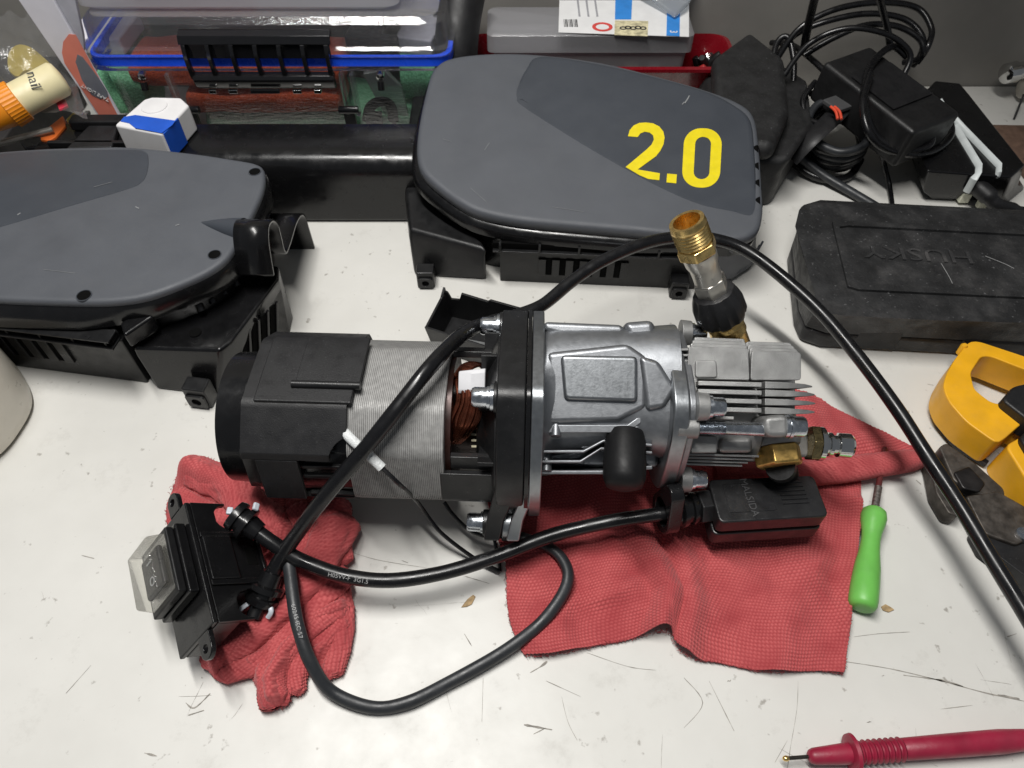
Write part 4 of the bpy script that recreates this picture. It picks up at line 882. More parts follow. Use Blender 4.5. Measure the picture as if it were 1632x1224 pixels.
# thick folds of the crumpled cloth
def fold(pts, r0, r1, seed, flat=.75):
    path = catmull([W(*p) for p in pts], 30); N = len(path); nr = 60; R = np.zeros((N, nr+1, 3)); Uu = np.zeros((N, nr+1)); Vv = np.zeros((N, nr+1)); s = 0
    for i, p in enumerate(path):
        t = (path[min(i+1, N-1)]-path[max(i-1, 0)]).normalized(); x_, y_, _ = frame(t); f = i/(N-1)
        if i: s += (p-path[i-1]).length
        r = (r0+(r1-r0)*f)*min(1, .35+f*8)*min(1, .2+(1-f)*8)
        for k in range(nr+1):
            a = 2*math.pi*k/nr; w = 1+.30*noise.noise((s*38, math.cos(a)*.9+seed, math.sin(a)*.9))+.12*noise.noise((s*110, math.cos(a)*2+seed, math.sin(a)*2))
            q = p+(x_*math.cos(a)*1.15+y_*math.sin(a)*flat)*r*w; q.z = max(q.z, .0018); R[i, k] = q; Uu[i, k] = s; Vv[i, k] = a*r+s*.25
    grid_obj('fold', R, Uu, Vv, .0010, parent=cll)
for i, (pts, r0, r1) in enumerate((
    (((302, 748, .008), (345, 764, .010), (405, 810, .012), (450, 850, .014)), .0085, .0115), (((276, 792, .006), (318, 815, .007), (375, 852, .009)), .006, .008),
    (((322, 1056, .006), (395, 1012, .010), (468, 945, .013), (520, 872, .015), (542, 815, .016)), .007, .012), (((346, 1078, .005), (425, 1042, .007), (498, 968, .009), (551, 905, .009)), .005, .0075),
    (((440, 1128, .006), (431, 1090, .007), (452, 1040, .008), (505, 992, .008), (556, 962, .007)), .0068, .006), (((468, 1108, .004), (479, 1062, .005), (522, 1015, .006), (554, 985, .006)), .0042, .0055),
    (((528, 1078, .004), (546, 1010, .005), (542, 930, .006)), .0045, .0055), (((514, 800, .015), (538, 850, .012), (549, 902, .008)), .007, .006), (((470, 806, .016), (488, 850, .014), (470, 900, .012)), .006, .007), (((306, 1012, .004), (352, 985, .006), (405, 940, .010), (445, 892, .014)), .0045, .007))):
    fold(pts, r0, r1, i*3.7+1)
# loose fibres along the cloth edges
def fray(par, edge, z, seed, n=420):
    r_ = random.Random(seed); b = MB(); base = V(par.location)
    for k in range(n):
        i = r_.randrange(len(edge)-1); p = V((edge[i][0], edge[i][1], z+r_.uniform(0, .0014))); t = V((edge[i+1][0]-edge[i][0], edge[i+1][1]-edge[i][1], 0))
        if t.length < 1e-9: continue
        t.normalize(); o = V((t.y, -t.x, 0)); l = r_.uniform(.0006, .0026); q = p+o*l*r_.uniform(-.6, 1)+t*l*r_.uniform(-1, 1)+V((0, 0, r_.uniform(-.0005, .0012))); m_ = p.lerp(q, .5)+V((0, 0, r_.uniform(0, .0008)))
        b.tube([p, m_, q], r_.uniform(.00008, .00016), 4)
    b.v = [p-base for p in b.v]; o = b.build('fray', M_cloth, par, local=True, smooth=0); o['kind'] = 'stuff'
bq = resamp(wz([(1342, 1075), (1300, 1070), (1220, 1072), (1150, 1058), (1110, 1052), (1085, 1040), (1072, 1025), (1060, 1008), (1000, 1020), (960, 1028), (905, 1040), (870, 1046), (834, 1043), (815, 1000), (808, 960), (806, 900)]), 300)
fray(clr, [tuple(p) for p in bq], .002, 5, 520); fray(clr, [tuple(p) for p in resamp(wz([(1342, 1075), (1352, 980), (1360, 900), (1368, 820)]), 200)], .002, 6, 250)
fray(cll, [tuple(p) for p in PO], .003, 8, 520)
# ------------------------------------------------------------------ rocker switch box
P1, P2_ = W(294, 800, .055), W(340, 992, .052); e1 = (P1-P2_); LL = e1.length; e1.normalize()
hz = V((-abs(e1.y), -e1.x if e1.y > 0 else e1.x, 0)); hz = (V((0, 0, 1)).cross(e1)).normalized()
if hz.x > 0: hz = -hz
e3u = e1.cross(hz).normalized();
if e3u.z < 0: e3u = -e3u
nN = (hz*.72+e3u*.69).normalized(); sS = (-hz*.69+e3u*.72).normalized()
SM = Matrix.Identity(4)
for i, c in enumerate((e1, nN, sS)): SM[0][i], SM[1][i], SM[2][i] = c
if SM.to_3x3().determinant() < 0: print('switch frame is left-handed')
SM.translation = P2_
sw = thing('switch_box', 'black rocker switch box with clear rubber boot on the crumpled cloth', 'switch', mtx=Matrix.Translation(P2_))
S = lambda x, y, z: P2_+e1*x+nN*y+sS*z
FS = (e1, nN, sS)
def sb(name, x0, x1, y0, y1, z0, z1, m, par=None, bev=.0008):
    b = MB(); b.loft([[S(x, y, z0) for x, y in ((x0, y0), (x1, y0), (x1, y1), (x0, y1))], [S(x, y, z1) for x, y in ((x0, y0), (x1, y0), (x1, y1), (x0, y1))]]); return b.build(name, m, par or sw, bevel=bev)
sb('panel', 0, LL, -.003, 0, -.038, 0, M_absg)
sb('end_block', 0, .0185, -.017, -.0031, -.037, -.0006, M_absg); sb('end_block', LL-.0185, LL, -.017, -.0031, -.037, -.0006, M_absg)
bite = lambda cx, cy, r, a0, a1: [(cx+r*math.cos(math.radians(a)), cy+abs(r*math.sin(math.radians(a)))) for a in np.linspace(a0, a1, 12)]
sp = [(0, -.0032), (0, -.024)]+bite(.0095, -.024, .0068, 180, 0)[0:12]+[(.0185, -.024), (.0185, -.037), (LL-.0185, -.037), (LL-.0185, -.024)]+bite(LL-.0095, -.024, .0068, 180, 0)+[(LL, -.024), (LL, -.0032)]
def flip(p): return [(x, y if y > -.0239 or True else y) for x, y in p]
sp = [(0, -.0032), (0, -.024)]+[(x, -.048-y) if False else (x, y) for x, y in [(.0012, -.024)]+bite(.0095, -.024, .0083, 180, 0)+[(.0178, -.024)]]+[(.0185, -.024), (.0185, -.037), (LL-.0185, -.037), (LL-.0185, -.024)]+bite(LL-.0095, -.024, .0083, 180, 0)+[(LL, -.024), (LL, -.0032)]
MB().prism(sp, -.0028, 0, FS, P2_).build('side_wall', M_absg, sw, bevel=.0005)
for xx_ in (LL*.30, LL*.70): sb('cross_bar', xx_-.0016, xx_+.0016, -.0372, -.0035, .0002, .0018, M_absg, bev=.0005)
sb('raised_block', LL*.32, LL*.68, -.0205, -.0040, .0002, .0026, M_absg, bev=.0006)
sb('core', .0190, LL-.0190, -.030, -.0031, -.036, -.0030, M_abs)
sb('rib', .0196, .0212, -.037, -.031, -.03, -.0002, M_absg); sb('rib', LL-.0212, LL-.0196, -.037, -.031, -.03, -.0002, M_absg)
sb('contact_window_shade', LL*.44, LL*.60, -.0352, -.028, -.02, .0003, M_hole_shade); sb('rail', .018, LL-.018, -.0395, -.0371, -.02, .0012, M_absg)  # window is a black block painting the shade of an opening
for xa, xb in ((LL, LL+.012), (-.012, 0)):
    cxx = xb-.004 if xa == LL else xa+.004; P = hull(circ((cxx, -.012), .0058, 20)+[((LL if xa == LL else 0), -.0175), ((LL if xa == LL else 0), -.0065)])
    MB().ringprism([(p.x, p.y) for p in P], circ((cxx, -.012), .0022, 20), -.0115, -.0085, 40, (e1, sS, nN), P2_+nN*.0085).build('mounting_ear', M_absg, sw, bevel=.0005)
mid = LL*.56
sh1 = sb('shroud', mid-.0215, mid+.0215, 0.0003, .0065, -.036, -.0035, M_absg, bev=.0012); sb('shroud_rim', mid-.0200, mid+.0200, .0067, .0115, -.0345, -.005, M_abs, sh1, bev=.001)
rk = sb('rocker', mid-.012, mid+.012, .0118, .0155, -.030, -.0095, mat('rocker_black', (.02, .02, .024), .3), bev=.002)
lettering('off_mark', 'O', .007, S(mid-.005, .0157, -.02), -e1, sS, mat('mark_white', (.6, .62, .65), .5), rk)
lettering('on_mark', 'I', .007, S(mid+.006, .0157, -.02), -e1, sS, MATS['mark_white'], rk)
bt = MB(); rings = []
for y, ix, iz in ((.0116, .0168, .0128), (.0130, .0168, .0128), (.0200, .0158, .0118), (.0210, .0153, .0113), (.0211, .0145, .0105)):
    q = roundpoly([(-ix, -iz), (ix, -iz), (ix, iz), (-ix, iz)], .0012, 3); rings.append([S(mid+p.x, y, -.0197+p.y) for p in q])
bt.loft(rings).build('clear_boot', clear('boot_clear', (.95, .945, .92), .12, .08, milk=.08, milkcol=(.72, .70, .62)), sw, smooth=25)
# ------------------------------------------------------------------ cables
def cable(name, pts, r, m, label, cat='cable', n=14, flat=1.0, seg=12):
    P = catmull(pts, seg); t = thing(name, label, cat, (P[0].x, P[0].y, 0)); rl = [r*(1+.045*noise.noise((i*.11, r*900, 2.2))) for i in range(len(P))]
    P = [p+V((noise.noise((i*.06, 1, r*500)), noise.noise((i*.06, 7, r*500)), 0))*.0006 for i, p in enumerate(P)]; MB().tube(P, rl, n, flat=flat).build('jacket', m, t); return t, P
def grommet(par, p, d, k=1.0, m=M_absg):
    MB().lathe([(-.008*k, .0052*k), (-.008*k, .0078*k), (-.0055*k, .0086*k), (-.004*k, .0086*k), (-.0035*k, .0068*k), (-.001*k, .0068*k), (-.0008*k, .0092*k), (.002*k, .0092*k), (.0026*k, .0062*k), (.009*k, .0052*k)], p, d, 32).build('grommet', m, par, smooth=35)
ca, PA = cable('lead_cable', [W(385, 829, .052), W(398, 838, .050), W(432, 863, .044), W(478, 893, .036), W(540, 916, .030), W(620, 925, .026), W(700, 914, .025), W(790, 887, .025), W(880, 853, .028), W(960, 834, .032), W(1030, 822, .036), W(1085, 815, .036)], .0043, M_rub, 'glossy black lead running from the switch box to the black connector box')
grommet(ca, PA[8], PA[14]-PA[4], 1.05)
M_tie = mat('tie_white', (.5, .53, .58), .35, sss=.2)
for dx, dz in ((-.007, .004), (.009, .009)): MB().box(PA[3]+V((dx, .004, dz)), (.0035, .0045, .0022), Matrix.Rotation(.5+dx*40, 3, 'Y')).build('cable_tie', M_tie, ca, bevel=.0008)
lettering('cable_print', 'H05VV-F  3G1.5', .0034, PA[int(len(PA)*.37)]+V((.004, -.0031, .0031)), PA[int(len(PA)*.37)+6]-PA[int(len(PA)*.37)-2], (0, .7, .7), mat('print_grey', (.35, .35, .35), .6), ca, depth=.00005, lift=.0)
pts = [W(404, 984, .020), W(412, 968, .022), W(424, 938, .026), W(440, 902, .034), W(468, 858, .048), W(520, 790, .075), Mc(580, 716, .0565), Mc(640, 642, .0572), Mc(690, 580, .058), W(728, 540, .112), W(766, 518, .092), W(812, 506, .078), W(862, 488, .076), W(910, 450, .079), W(960, 416, .083), W(1020, 390, .085), W(1080, 378, .083), W(1140, 382, .080), W(1200, 406, .076), W(1290, 480, .070), W(1360, 558, .066), W(1425, 645, .063), W(1480, 730, .059), W(1530, 808, .054), W(1580, 890, .050), W(1632, 975, .046), W(1700, 1090, .042)]
cb_, PB = cable('power_cable', pts, .0043, M_rub, 'long black power cord arching over the motor and past the brass fitting to the right')
grommet(cb_, PB[24], PB[30]-PB[20], 1.1)
for a_ in (1, -1): MB().tube(catmull([PB[16]+V((a_*.004, 0, .002)), PB[10]+V((a_*.009, -.002, .003)), PB[4]+V((a_*.008, -.002, .001))], 5), .0014, 8, flat=.6).build('cable_tie', M_tie, cb_)
cc_, PC = cable('flat_cable', [W(452, 868, .040), W(460, 900, .034), W(466, 945, .033), W(476, 1000, .030), W(493, 1052, .022), (W(530, 1102, .008)), W(590, 1127, .0045), W(650, 1120, .0045), W(720, 1086, .0045), W(800, 1040, .006), W(860, 995, .009), W(895, 950, .011), W(905, 915, .012), W(893, 886, .012), W(868, 868, .012), W(835, 857, .012), W(800, 853, .012)], .0036, M_rubg, 'dull grey flat cable looping low over the bench from switch box to motor', flat=.85)
lettering('cable_print', '60245 IEC 57', .0034, PC[34]+V((.001, -.001, .0038)), PC[44]-PC[26], (1, .2, .3), MATS['print_grey'], cc_, depth=.00005, lift=0)
# ------------------------------------------------------------------ black connector box in front of the pump
cx = thing('connector_box', 'black sealed connector box plugged into the pump, resting on the flat red cloth', 'connector', W(1225, 830, 0))
tp = [W(*p, .046) for p in ((1128, 764), (1297, 757), (1322, 822), (1147, 833))]; cen = sum(tp, V())/4
def lay(z0, z1, k, name, m, bev, par=None):
    P = roundpoly([cen.xy+(p.xy-cen.xy)*k for p in tp], .004, 4); return MB().prism([(p.x, p.y) for p in P], z0, z1).build(name, m, par or cx, bevel=bev)
M_box = mat('connector_black', (.013, .013, .014), .36, var=.25, bump=.15, bscale=700, specks=.10)
lay(.0335, .0460, 1.0, 'lid', M_box, .0012); lay(.0195, .0315, 1.02, 'tub', M_box, .0012); lay(.0314, .0336, .985, 'seal', M_hole_shade, 0)
def ct(u, v, z=.0461): a = tp[0].lerp(tp[1], u); b_ = tp[3].lerp(tp[2], u); q = a.lerp(b_, v); return V((q.x, q.y, z))
fr_o = [ct(.12, .12), ct(.55, .12), ct(.55, .80), ct(.12, .80)]; fr_i = [ct(.128, .135), ct(.542, .135), ct(.542, .785), ct(.128, .785)]
MB().ringprism([(p.x, p.y) for p in fr_o], [(p.x, p.y) for p in fr_i], .0459, .0464, 40).build('label_frame', M_box, cx)
for k in range(6): a, b_ = ct(.62, .16+.10*k, .0462), ct(.86, .16+.10*k, .0462); MB().tube([a, b_], .0006, 6).build('rib', M_box, cx)
lettering('embossed_text', 'MALSIDA', .0062, ct(.33, .47, .0461), ct(.35, .9)-ct(.33, .1), ct(.6, .5)-ct(.3, .5), mat('emboss_grey', (.05, .05, .052), .5), cx, depth=.0002, lift=.0002)
g0, g1 = W(1138, 804, .0340), W(1040, 820, .036); gdir = (g1-g0).normalized()
MB().lathe([(-.002, .0075), (.003, .0078), (.0032, .0105), (.011, .0105), (.0112, .0085)], g0, gdir, 6).build('gland_nut', M_box, cx, bevel=.0007)
MB().lathe([(.0112, .0086), (.013, .0098), (.0155, .0098), (.016, .0082), (.0185, .0082), (.019, .0102), (.022, .0108), (.0235, .0090), (.026, .0085)], g0, gdir, 32).build('gland_body', M_absg, cx, smooth=35)
MB().ringprism(hull(circ((0, 0), .0125, 28)+circ((0, .021), .006, 16)), circ((0, .002), .0088, 28), .026, .034, 64, frame(gdir), g0).build('clip_ring', M_absg, cx, bevel=.0008)
q = W(1247, 748, .034); hx = MX@(po+pd*.0125); px_ = W(1250, 756, .0360); lx = (px_-hx).length
MB().lathe([(0, .0082), (lx*.3, .0086), (lx*.35, .0074), (lx*.6, .0074), (lx*.65, .0086), (lx, .0086)], hx, px_-hx, 28).build('plug', MATS['black_rubber'], cx, smooth=35)
# ------------------------------------------------------------------ small tools on the bench
M_green = mat('green_plastic', (.15, .47, .085), .4, var=.10, bump=.10, bscale=300, grime=.12)
sd_ = thing('screwdriver', 'short screwdriver with bright green handle beside the flat red cloth', 'screwdriver', W(1385, 900, 0))
a, b_ = W(1394, 812, .0105), W(1374, 970, .0095); d = b_-a; Ls = d.length
MB().lathe([(Ls*t, r*.00096) for t, r in ((0, 3), (.004, 5.6), (.03, 7.4), (.09, 8.0), (.16, 7.4), (.25, 6.0), (.33, 5.6), (.45, 6.2), (.6, 7.6), (.75, 8.3), (.9, 8.5), (.96, 8.2), (.99, 7.0), (1.0, 5))], a, d, 32).build('handle', M_green, sd_, smooth=70)
s1 = W(1410, 715, .009); MB().tube([a+d*.02, a.lerp(s1, .35)], .0024, 12).build('ferrule', mat('worn_steel', (.32, .29, .27), .4, .9, var=.4, vscale=700, bump=.5, bscale=900), sd_)
MB().tube([a.lerp(s1, .33), s1], .0019, 12).build('shaft', mat('red_brown_steel', (.22, .06, .06), .35, .7), sd_)
# clamp meter
cm_ = thing('clamp_meter', 'yellow clamp meter with black grips lying at the right edge', 'meter', W(1600, 650, 0))
zt = .030
oc = [W(*p, zt) for p in ((1541, 548), (1549, 543), (1562, 544), (1635, 568), (1720, 600), (1790, 680), (1720, 760), (1650, 690), (1632, 672), (1600, 700), (1588, 706), (1540, 672), (1512, 640), (1503, 616), (1508, 596), (1522, 572))]
ic = [W(*p, zt) for p in ((1547, 594), (1564, 568), (1578, 567), (1650, 595), (1690, 640), (1640, 652), (1612, 648), (1578, 640), (1553, 620))]
jaw = MB().ringprism([(p.x, p.y) for p in roundpoly([p.xy for p in oc], .004, 3)], [(p.x, p.y) for p in roundpoly([p.xy for p in ic], .003, 3)], .006, zt, 120).build('jaw', M_yel, cm_, bevel=.003, seg=4)
MB().prism([(p.x, p.y) for p in roundpoly([W(*p, .035).xy for p in ((1594, 640), (1612, 618), (1640, 612), (1700, 640), (1690, 690), (1640, 676))], .004)], .02, .0375, ).build('grip', M_absm, cm_, bevel=.002)
MB().prism([(p.x, p.y) for p in roundpoly([W(*p, .030).xy for p in ((1622, 700), (1650, 672), (1760, 700), (1790, 860), (1700, 830))], .004)], .012, .0325).build('grip', M_absm, cm_, bevel=.002)
MB().prism([(p.x, p.y) for p in roundpoly([W(*p, .026).xy for p in ((1600, 712), (1640, 690), (1720, 690), (1800, 820), (1740, 900), (1668, 830), (1632, 764))], .005)], .0, .028).build('body', M_yel, cm_, bevel=.003, seg=3)
p = W(1537, 551, .03); MB().lathe([(-.008, .0022), (0, .0024), (.0012, .0015)], p, (0, 0, 1), 16).build('hinge_pin', M_yel, cm_)
MB().prism([(p.x, p.y) for p in [W(*q, .02).xy for q in ((1518, 640), (1548, 680), (1595, 716), (1590, 722), (1540, 692), (1508, 652))]], .002, .0058).build('jaw_foot', M_absm, cm_, bevel=.0006)
# pliers
M_pl = mat('oily_steel', (.085, .075, .066), .5, .6, var=.45, vscale=160, bump=.5, bscale=300, specks=.15)
pv = thing('pliers', 'worn dark steel pliers with black handles at the right edge', 'pliers', W(1560, 780, 0))
def flat(name, pts, z0, z1, m, bev=.0012, par=None, r=.002): return MB().prism([(p.x, p.y) for p in roundpoly([W(*p, z1).xy for p in pts], r)], z0, z1).build(name, m, par or pv, bevel=bev)
flat('jaw', ((1497, 712), (1508, 705), (1555, 738), (1600, 778), (1603, 790), (1590, 796), (1545, 782), (1520, 765)), .003, .016, M_pl)
flat('jaw', ((1478, 722), (1490, 722), (1525, 770), (1540, 800), (1528, 822), (1512, 818), (1492, 785)), .002, .014, M_pl)
flat('jaw_teeth', ((1520, 752), (1545, 742), (1572, 770), (1562, 784), (1535, 778)), .010, .0175, mat('black_oxide', (.03, .028, .028), .4, .6, var=.4, bump=.5, bscale=300))
flat('joint', ((1540, 790), (1590, 782), (1640, 810), (1660, 850), (1620, 868), (1570, 850)), .003, .018, M_pl)
flat('handle', ((1560, 830), (1600, 845), (1680, 880), (1720, 940), (1690, 960), (1610, 900), (1570, 870)), .002, .015, M_absm, .004)
flat('handle', ((1620, 812), (1700, 840), (1760, 900), (1740, 920), (1660, 870)), .003, .017, M_absm, .004)
flat('handle_lip', ((1548, 850), (1558, 838), (1572, 862), (1562, 876)), .001, .008, M_absm, .001)
p0_ = W(1630, 852, .018); MB().lathe([(-.002, .0045), (.0016, .0042)], p0_, (0, 0, 1), 20).build('pivot', M_steel, pv)
# test probe
M_probe = mat('probe_red', (.27, .012, .038), .45, var=.18, bump=.15, bscale=700, grime=.08)
tp_ = thing('test_probe', 'dark red multimeter test probe at the lower right corner', 'probe', W(1450, 1195, 0))
qa, qb = W(1288, 1206, .0095), W(1670, 1176, .0075); dq = (qb-qa); Lq = dq.length
prof = [(0, .0020), (.001, .0032), (.003, .0040), (.020, .0052), (.0215, .0052)]
MB().lathe(prof, qa, dq, 28).build('nose', M_probe, tp_, smooth=40)
MB().lathe([(.0215, .0050), (.0222, .0092), (.0240, .0096), (.0258, .0070)], qa, dq, 32).build('finger_guard', M_probe, tp_, smooth=50)
for k in range(8): MB().lathe([(0, .0052), (.0011, .0061), (.0022, .0052)], qa+dq.normalized()*(.0258+.0031*k), dq, 28).build('grip_ring', M_probe, tp_, smooth=60)
MB().lathe([(.0255, .0050), (.050, .0050), (.0505, .0054), (.075, .0058), (Lq*.8, .0060), (Lq*.9, .0052), (Lq, .0040)], qa, dq, 28).build('barrel', M_probe, tp_, smooth=50)
MB().lathe([(-.0105, .0010), (.002, .0010)], qa, dq, 12).build('needle', mat('dark_needle', (.1, .09, .08), .3, .9), tp_)
MB().lathe([(-.0135, .0004), (-.0128, .0012), (-.0115, .0015), (-.0102, .0011)], qa, dq, 14).build('ball_tip', M_brass, tp_, smooth=70)
# loose chips
M_chip = mat('wood_flake', (.36, .25, .13), .8, var=.35, vscale=400)
def chip(pts, label):
    t = MB().prism([(p.x, p.y) for p in [W(*p, .0005).xy for p in pts]], .0002, .0009).build('paint_flake', M_chip, bevel=.0002); tag(t, label, 'flake', 'brown flakes on the bench')
chip(((735, 968), (745, 955), (754, 948), (758, 951), (752, 963), (744, 967)), 'ragged brown flake lying on the bench between the cables and the flat cloth')
chip(((1404, 967), (1411, 963), (1420, 968), (1425, 972), (1416, 976), (1407, 973)), 'small oval brown flake lying by the butt of the green screwdriver')
# off-white jug corner at the left edge
M_jug = mat('cream_white_plastic', (.66, .62, .54), .35, var=.05, sss=.15)
b = MB(); base = [W(*p, .0) for p in ((-110, 590), (-30, 570), (30, 590), (58, 640), (40, 690), (-10, 742), (-110, 760))]; c_ = sum(base, V())/len(base)
rings = []
for z, k in ((.001, .90), (.004, .97), (.012, 1.0), (.045, .97), (.058, .90), (.066, .72), (.069, .4)):
    q = [V((p.x, p.y)) for p in catmull([(c_+(p-c_)*k) for p in base], 6, True)]; rings.append([V((p.x, p.y, z)) for p in q])
jug = b.loft(rings).build('plastic_container', M_jug, smooth=70); tag(jug, 'rounded cream-white plastic container cut off by the left edge', 'container')
# ------------------------------------------------------------------ black tool case on the right
M_case = mat('case_black', (.019, .0192, .020), .5, var=.3, vscale=40, bump=.55, bscale=620, specks=.22, speckscale=420, grime=.22, rvar=.15)
tcs = thing('tool_case', 'scuffed black moulded tool case with embossed name on the lid', 'case', W(1450, 440, 0))
cb0 = [W(*p, 0) for p in ((1272, 545), (1262, 520), (1252, 420), (1268, 372), (1300, 362), (1800, 388), (1830, 585), (1500, 566), (1305, 556))]
ct0 = [W(*p, .046) for p in ((1318, 498), (1302, 480), (1268, 360), (1275, 332), (1296, 326), (1800, 352), (1830, 520), (1500, 510), (1345, 502))]
mixr = lambda k, z: [V((p.x+(q.x-p.x)*k, p.y+(q.y-p.y)*k, z)) for p, q in zip(cb0, ct0)]
MB().loft([mixr(0, .0005), mixr(.02, .017)]).build('lower_shell', M_case, tcs, bevel=.004, seg=3)
ub = mixr(.0, .0178); MB().loft([ub, mixr(.15, .030), mixr(.55, .041), mixr(.9, .0455), mixr(1.08, .046)]).build('upper_shell', M_case, tcs, bevel=.005, seg=4)
fo = [W(*p, .047).xy for p in ((1325, 352), (1800, 376), (1810, 484), (1352, 462))]; fi = [W(*p, .047).xy for p in ((1336, 360), (1800, 384), (1806, 474), (1362, 452))]
MB().ringprism(roundpoly(fo, .003), roundpoly(fi, .003), .0445, .0482, 64).build('lid_frame', M_case, tcs, bevel=.001)
lettering('embossed_name', 'HUSKY', .019, W(1462, 406, .0462), W(1300, 394, .046)-W(1500, 406, .046), W(1460, 440, .046)-W(1460, 380, .046), mat('case_emboss', (.035, .035, .036), .35, specks=.35, speckscale=700, grime=.5), tcs, depth=.0007, lift=.0004, sx=1.35)
q = [W(*p, .012) for p in ((1356, 522), (1427, 528), (1420, 552), (1350, 546))]
fnn = V((0.05, -1, 0)).normalized()
lt = [W(1352, 552, 0), W(1420, 556, 0)]; dl = (lt[1]-lt[0]).normalized(); nl_ = V((dl.y, -dl.x, 0))
MB().box((lt[0]+lt[1])/2+nl_*.0018+V((0, 0, .013)), ((lt[1]-lt[0]).length, .005, .020), Matrix((dl, nl_, V((0, 0, 1)))).transposed()).build('latch', M_absm, tcs, bevel=.0012)
lt2 = [W(1515, 562, 0), W(1640, 570, 0)]; dl = (lt2[1]-lt2[0]).normalized(); nl_ = V((dl.y, -dl.x, 0))
MB().box((lt2[0]+lt2[1])/2+nl_*.0016+V((0, 0, .011)), ((lt2[1]-lt2[0]).length, .005, .016), Matrix((dl, nl_, V((0, 0, 1)))).transposed()).build('handle', M_absm, tcs, bevel=.002)
for pts in (((1500, 420), (1512, 440), (1518, 452)), ((1570, 408), (1600, 420), (1616, 428)), ((1262, 395), (1272, 430), (1288, 500))):
    z = .0466 if pts[0][0] > 1300 else .03
    if z > .04: MB().tube(catmull([W(*p, z) for p in pts], 4), .0003, 5).build('scuff', mat('scuff_grey', (.22, .22, .22), .7), tcs)
# ------------------------------------------------------------------ behind: long black bar box, clear case, towels
bar = thing('plastic_duct', 'long black plastic duct with rounded front edge behind the grey housings', 'duct', W(450, 345, 0))
xa_, xb_ = W(60, 240, .06).x, W(665, 300, .06).x; y0, y1, zh = .512, .566, .064
sec = roundpoly([(y0, .001), (y0, zh), (y1, zh), (y1, .001)], [.004, .022, .003, .003], 8)
b = MB(); b.loft([[V((x, p.x, p.y)) for p in sec] for x in (xa_, xb_)]); b.build('body', M_absg, bar, bevel=.0008)
for px in (215, 240): pass
p = W(150, 215, zh); MB().b2(p.x-.03, p.x+.035, p.y-.02, p.y-.016, zh+.0005, zh+.006).build('rib', M_abs, bar, bevel=.001)
MB().b2(p.x-.02, p.x+.03, p.y+.004, p.y+.016, zh+.0005, zh+.010).build('clip', M_abs, bar, bevel=.002)
# white and blue sensor
sn_ = thing('button_sensor', 'small white plastic sensor with blue band and round button on the black duct', 'sensor', W(245, 220, zh))
M_blue = mat('blue_plastic', (.012, .09, .52), .4, var=.1); M_wht = mat('white_sensor', (.74, .73, .73), .42, var=.04)
zt = zh+.024; T = [W(*p, zt) for p in ((182, 199), (229, 158), (242, 154), (288, 155), (301, 167), (258, 214))]
body = MB().loft([[V((p.x, p.y, zh+.0006)) for p in T], T]).build('body', M_wht, sn_, bevel=.002, seg=3)
b1 = [W(*p, zt) for p in ((198, 187), (216, 184), (280, 193), (275, 200), (258, 213), (216, 205), (206, 197), (192, 194))]
MB().loft([[p+V((0, 0, .0001)) for p in b1], [p+V((0, 0, .0006)) for p in b1]]).build('band', M_blue, sn_, bevel=.0002)
e0, e1_ = T[5], T[4]; dd_ = (e1_-e0).normalized(); nn = V((dd_.y, -dd_.x, 0)); Lb = (e1_-e0).length*.52
MB().box(e0+dd_*(Lb/2+.0015)+nn*.0004+V((0, 0, -.0115)), (Lb, .0012, .0225), Matrix((dd_, nn, V((0, 0, 1)))).transposed()).build('band', M_blue, sn_, bevel=.0002)
MB().lathe([(0, .0105), (.0008, .0102), (.0012, .008)], W(246, 170, zt), (0, 0, 1), 28).build('button', M_wht, sn_)
# clear case
case = thing('clear_case', 'clear plastic storage case with blue seal and black ribbed latch', 'case', (-.16, .62, 0))
M_clr = clear('case_clear', (.97, .975, .98), .24, .04, milk=.05, milkcol=(.85, .86, .9))
yF, zs = .615, .0925
xl, xr = WY(133, 98, yF).x, WY(722, 86, yF).x; zb, ztop = .004, .1255
def rr_(x0, x1, y0, y1, r, z): return [V((p.x, p.y, z)) for p in roundpoly([(x0, y0), (x1, y0), (x1, y1), (x0, y1)], r, 6)]
MB().loft([rr_(xl+.012, xr-.012, yF+.010, yF+.107, .012, zb), rr_(xl+.008, xr-.008, yF+.006, yF+.109, .014, zs-.014), rr_(xl+.008, xr-.008, yF+.006, yF+.109, .014, zs-.010), rr_(xl, xr, yF, yF+.114, .018, zs-.009), rr_(xl, xr, yF, yF+.114, .018, zs-.004)], cap=False).build('tub', M_clr, case, smooth=40)
MB().loft([rr_(xl, xr, yF, yF+.114, .018, zs+.003), rr_(xl, xr, yF, yF+.114, .018, zs+.009), rr_(xl+.004, xr-.004, yF+.003, yF+.111, .018, zs+.011), rr_(xl+.006, xr-.006, yF+.005, yF+.109, .018, ztop-.004), rr_(xl+.012, xr-.012, yF+.011, yF+.103, .016, ztop)], cap=False).build('lid', M_clr, case, smooth=40)
MB().prism([(p.x, p.y) for p in rr_(xl+.012, xr-.012, yF+.011, yF+.103, .016, 0)], ztop-.0004, ztop+.0004).build('lid_top', clear('lid_clear', (.93, .93, .94), .16, .05, milk=.16, milkcol=(.75, .74, .74)), case)
M_seal = mat('blue_seal', (.015, .10, .92), .3, var=.05)
MB().ringprism([(p.x, p.y) for p in rr_(xl+.0015, xr-.0015, yF+.0012, yF+.112, .018, 0)], [(p.x, p.y) for p in rr_(xl+.006, xr-.006, yF+.006, yF+.107, .015, 0)], zs-.0060, zs+.0028, 120).build('seal', M_seal, case, bevel=.0006)
M_gl = mat('latch_black', (.008, .008, .009), .12, var=.1, rvar=.04)
lx0, lx1 = WY(296, 90, yF).x, WY(533, 90, yF).x
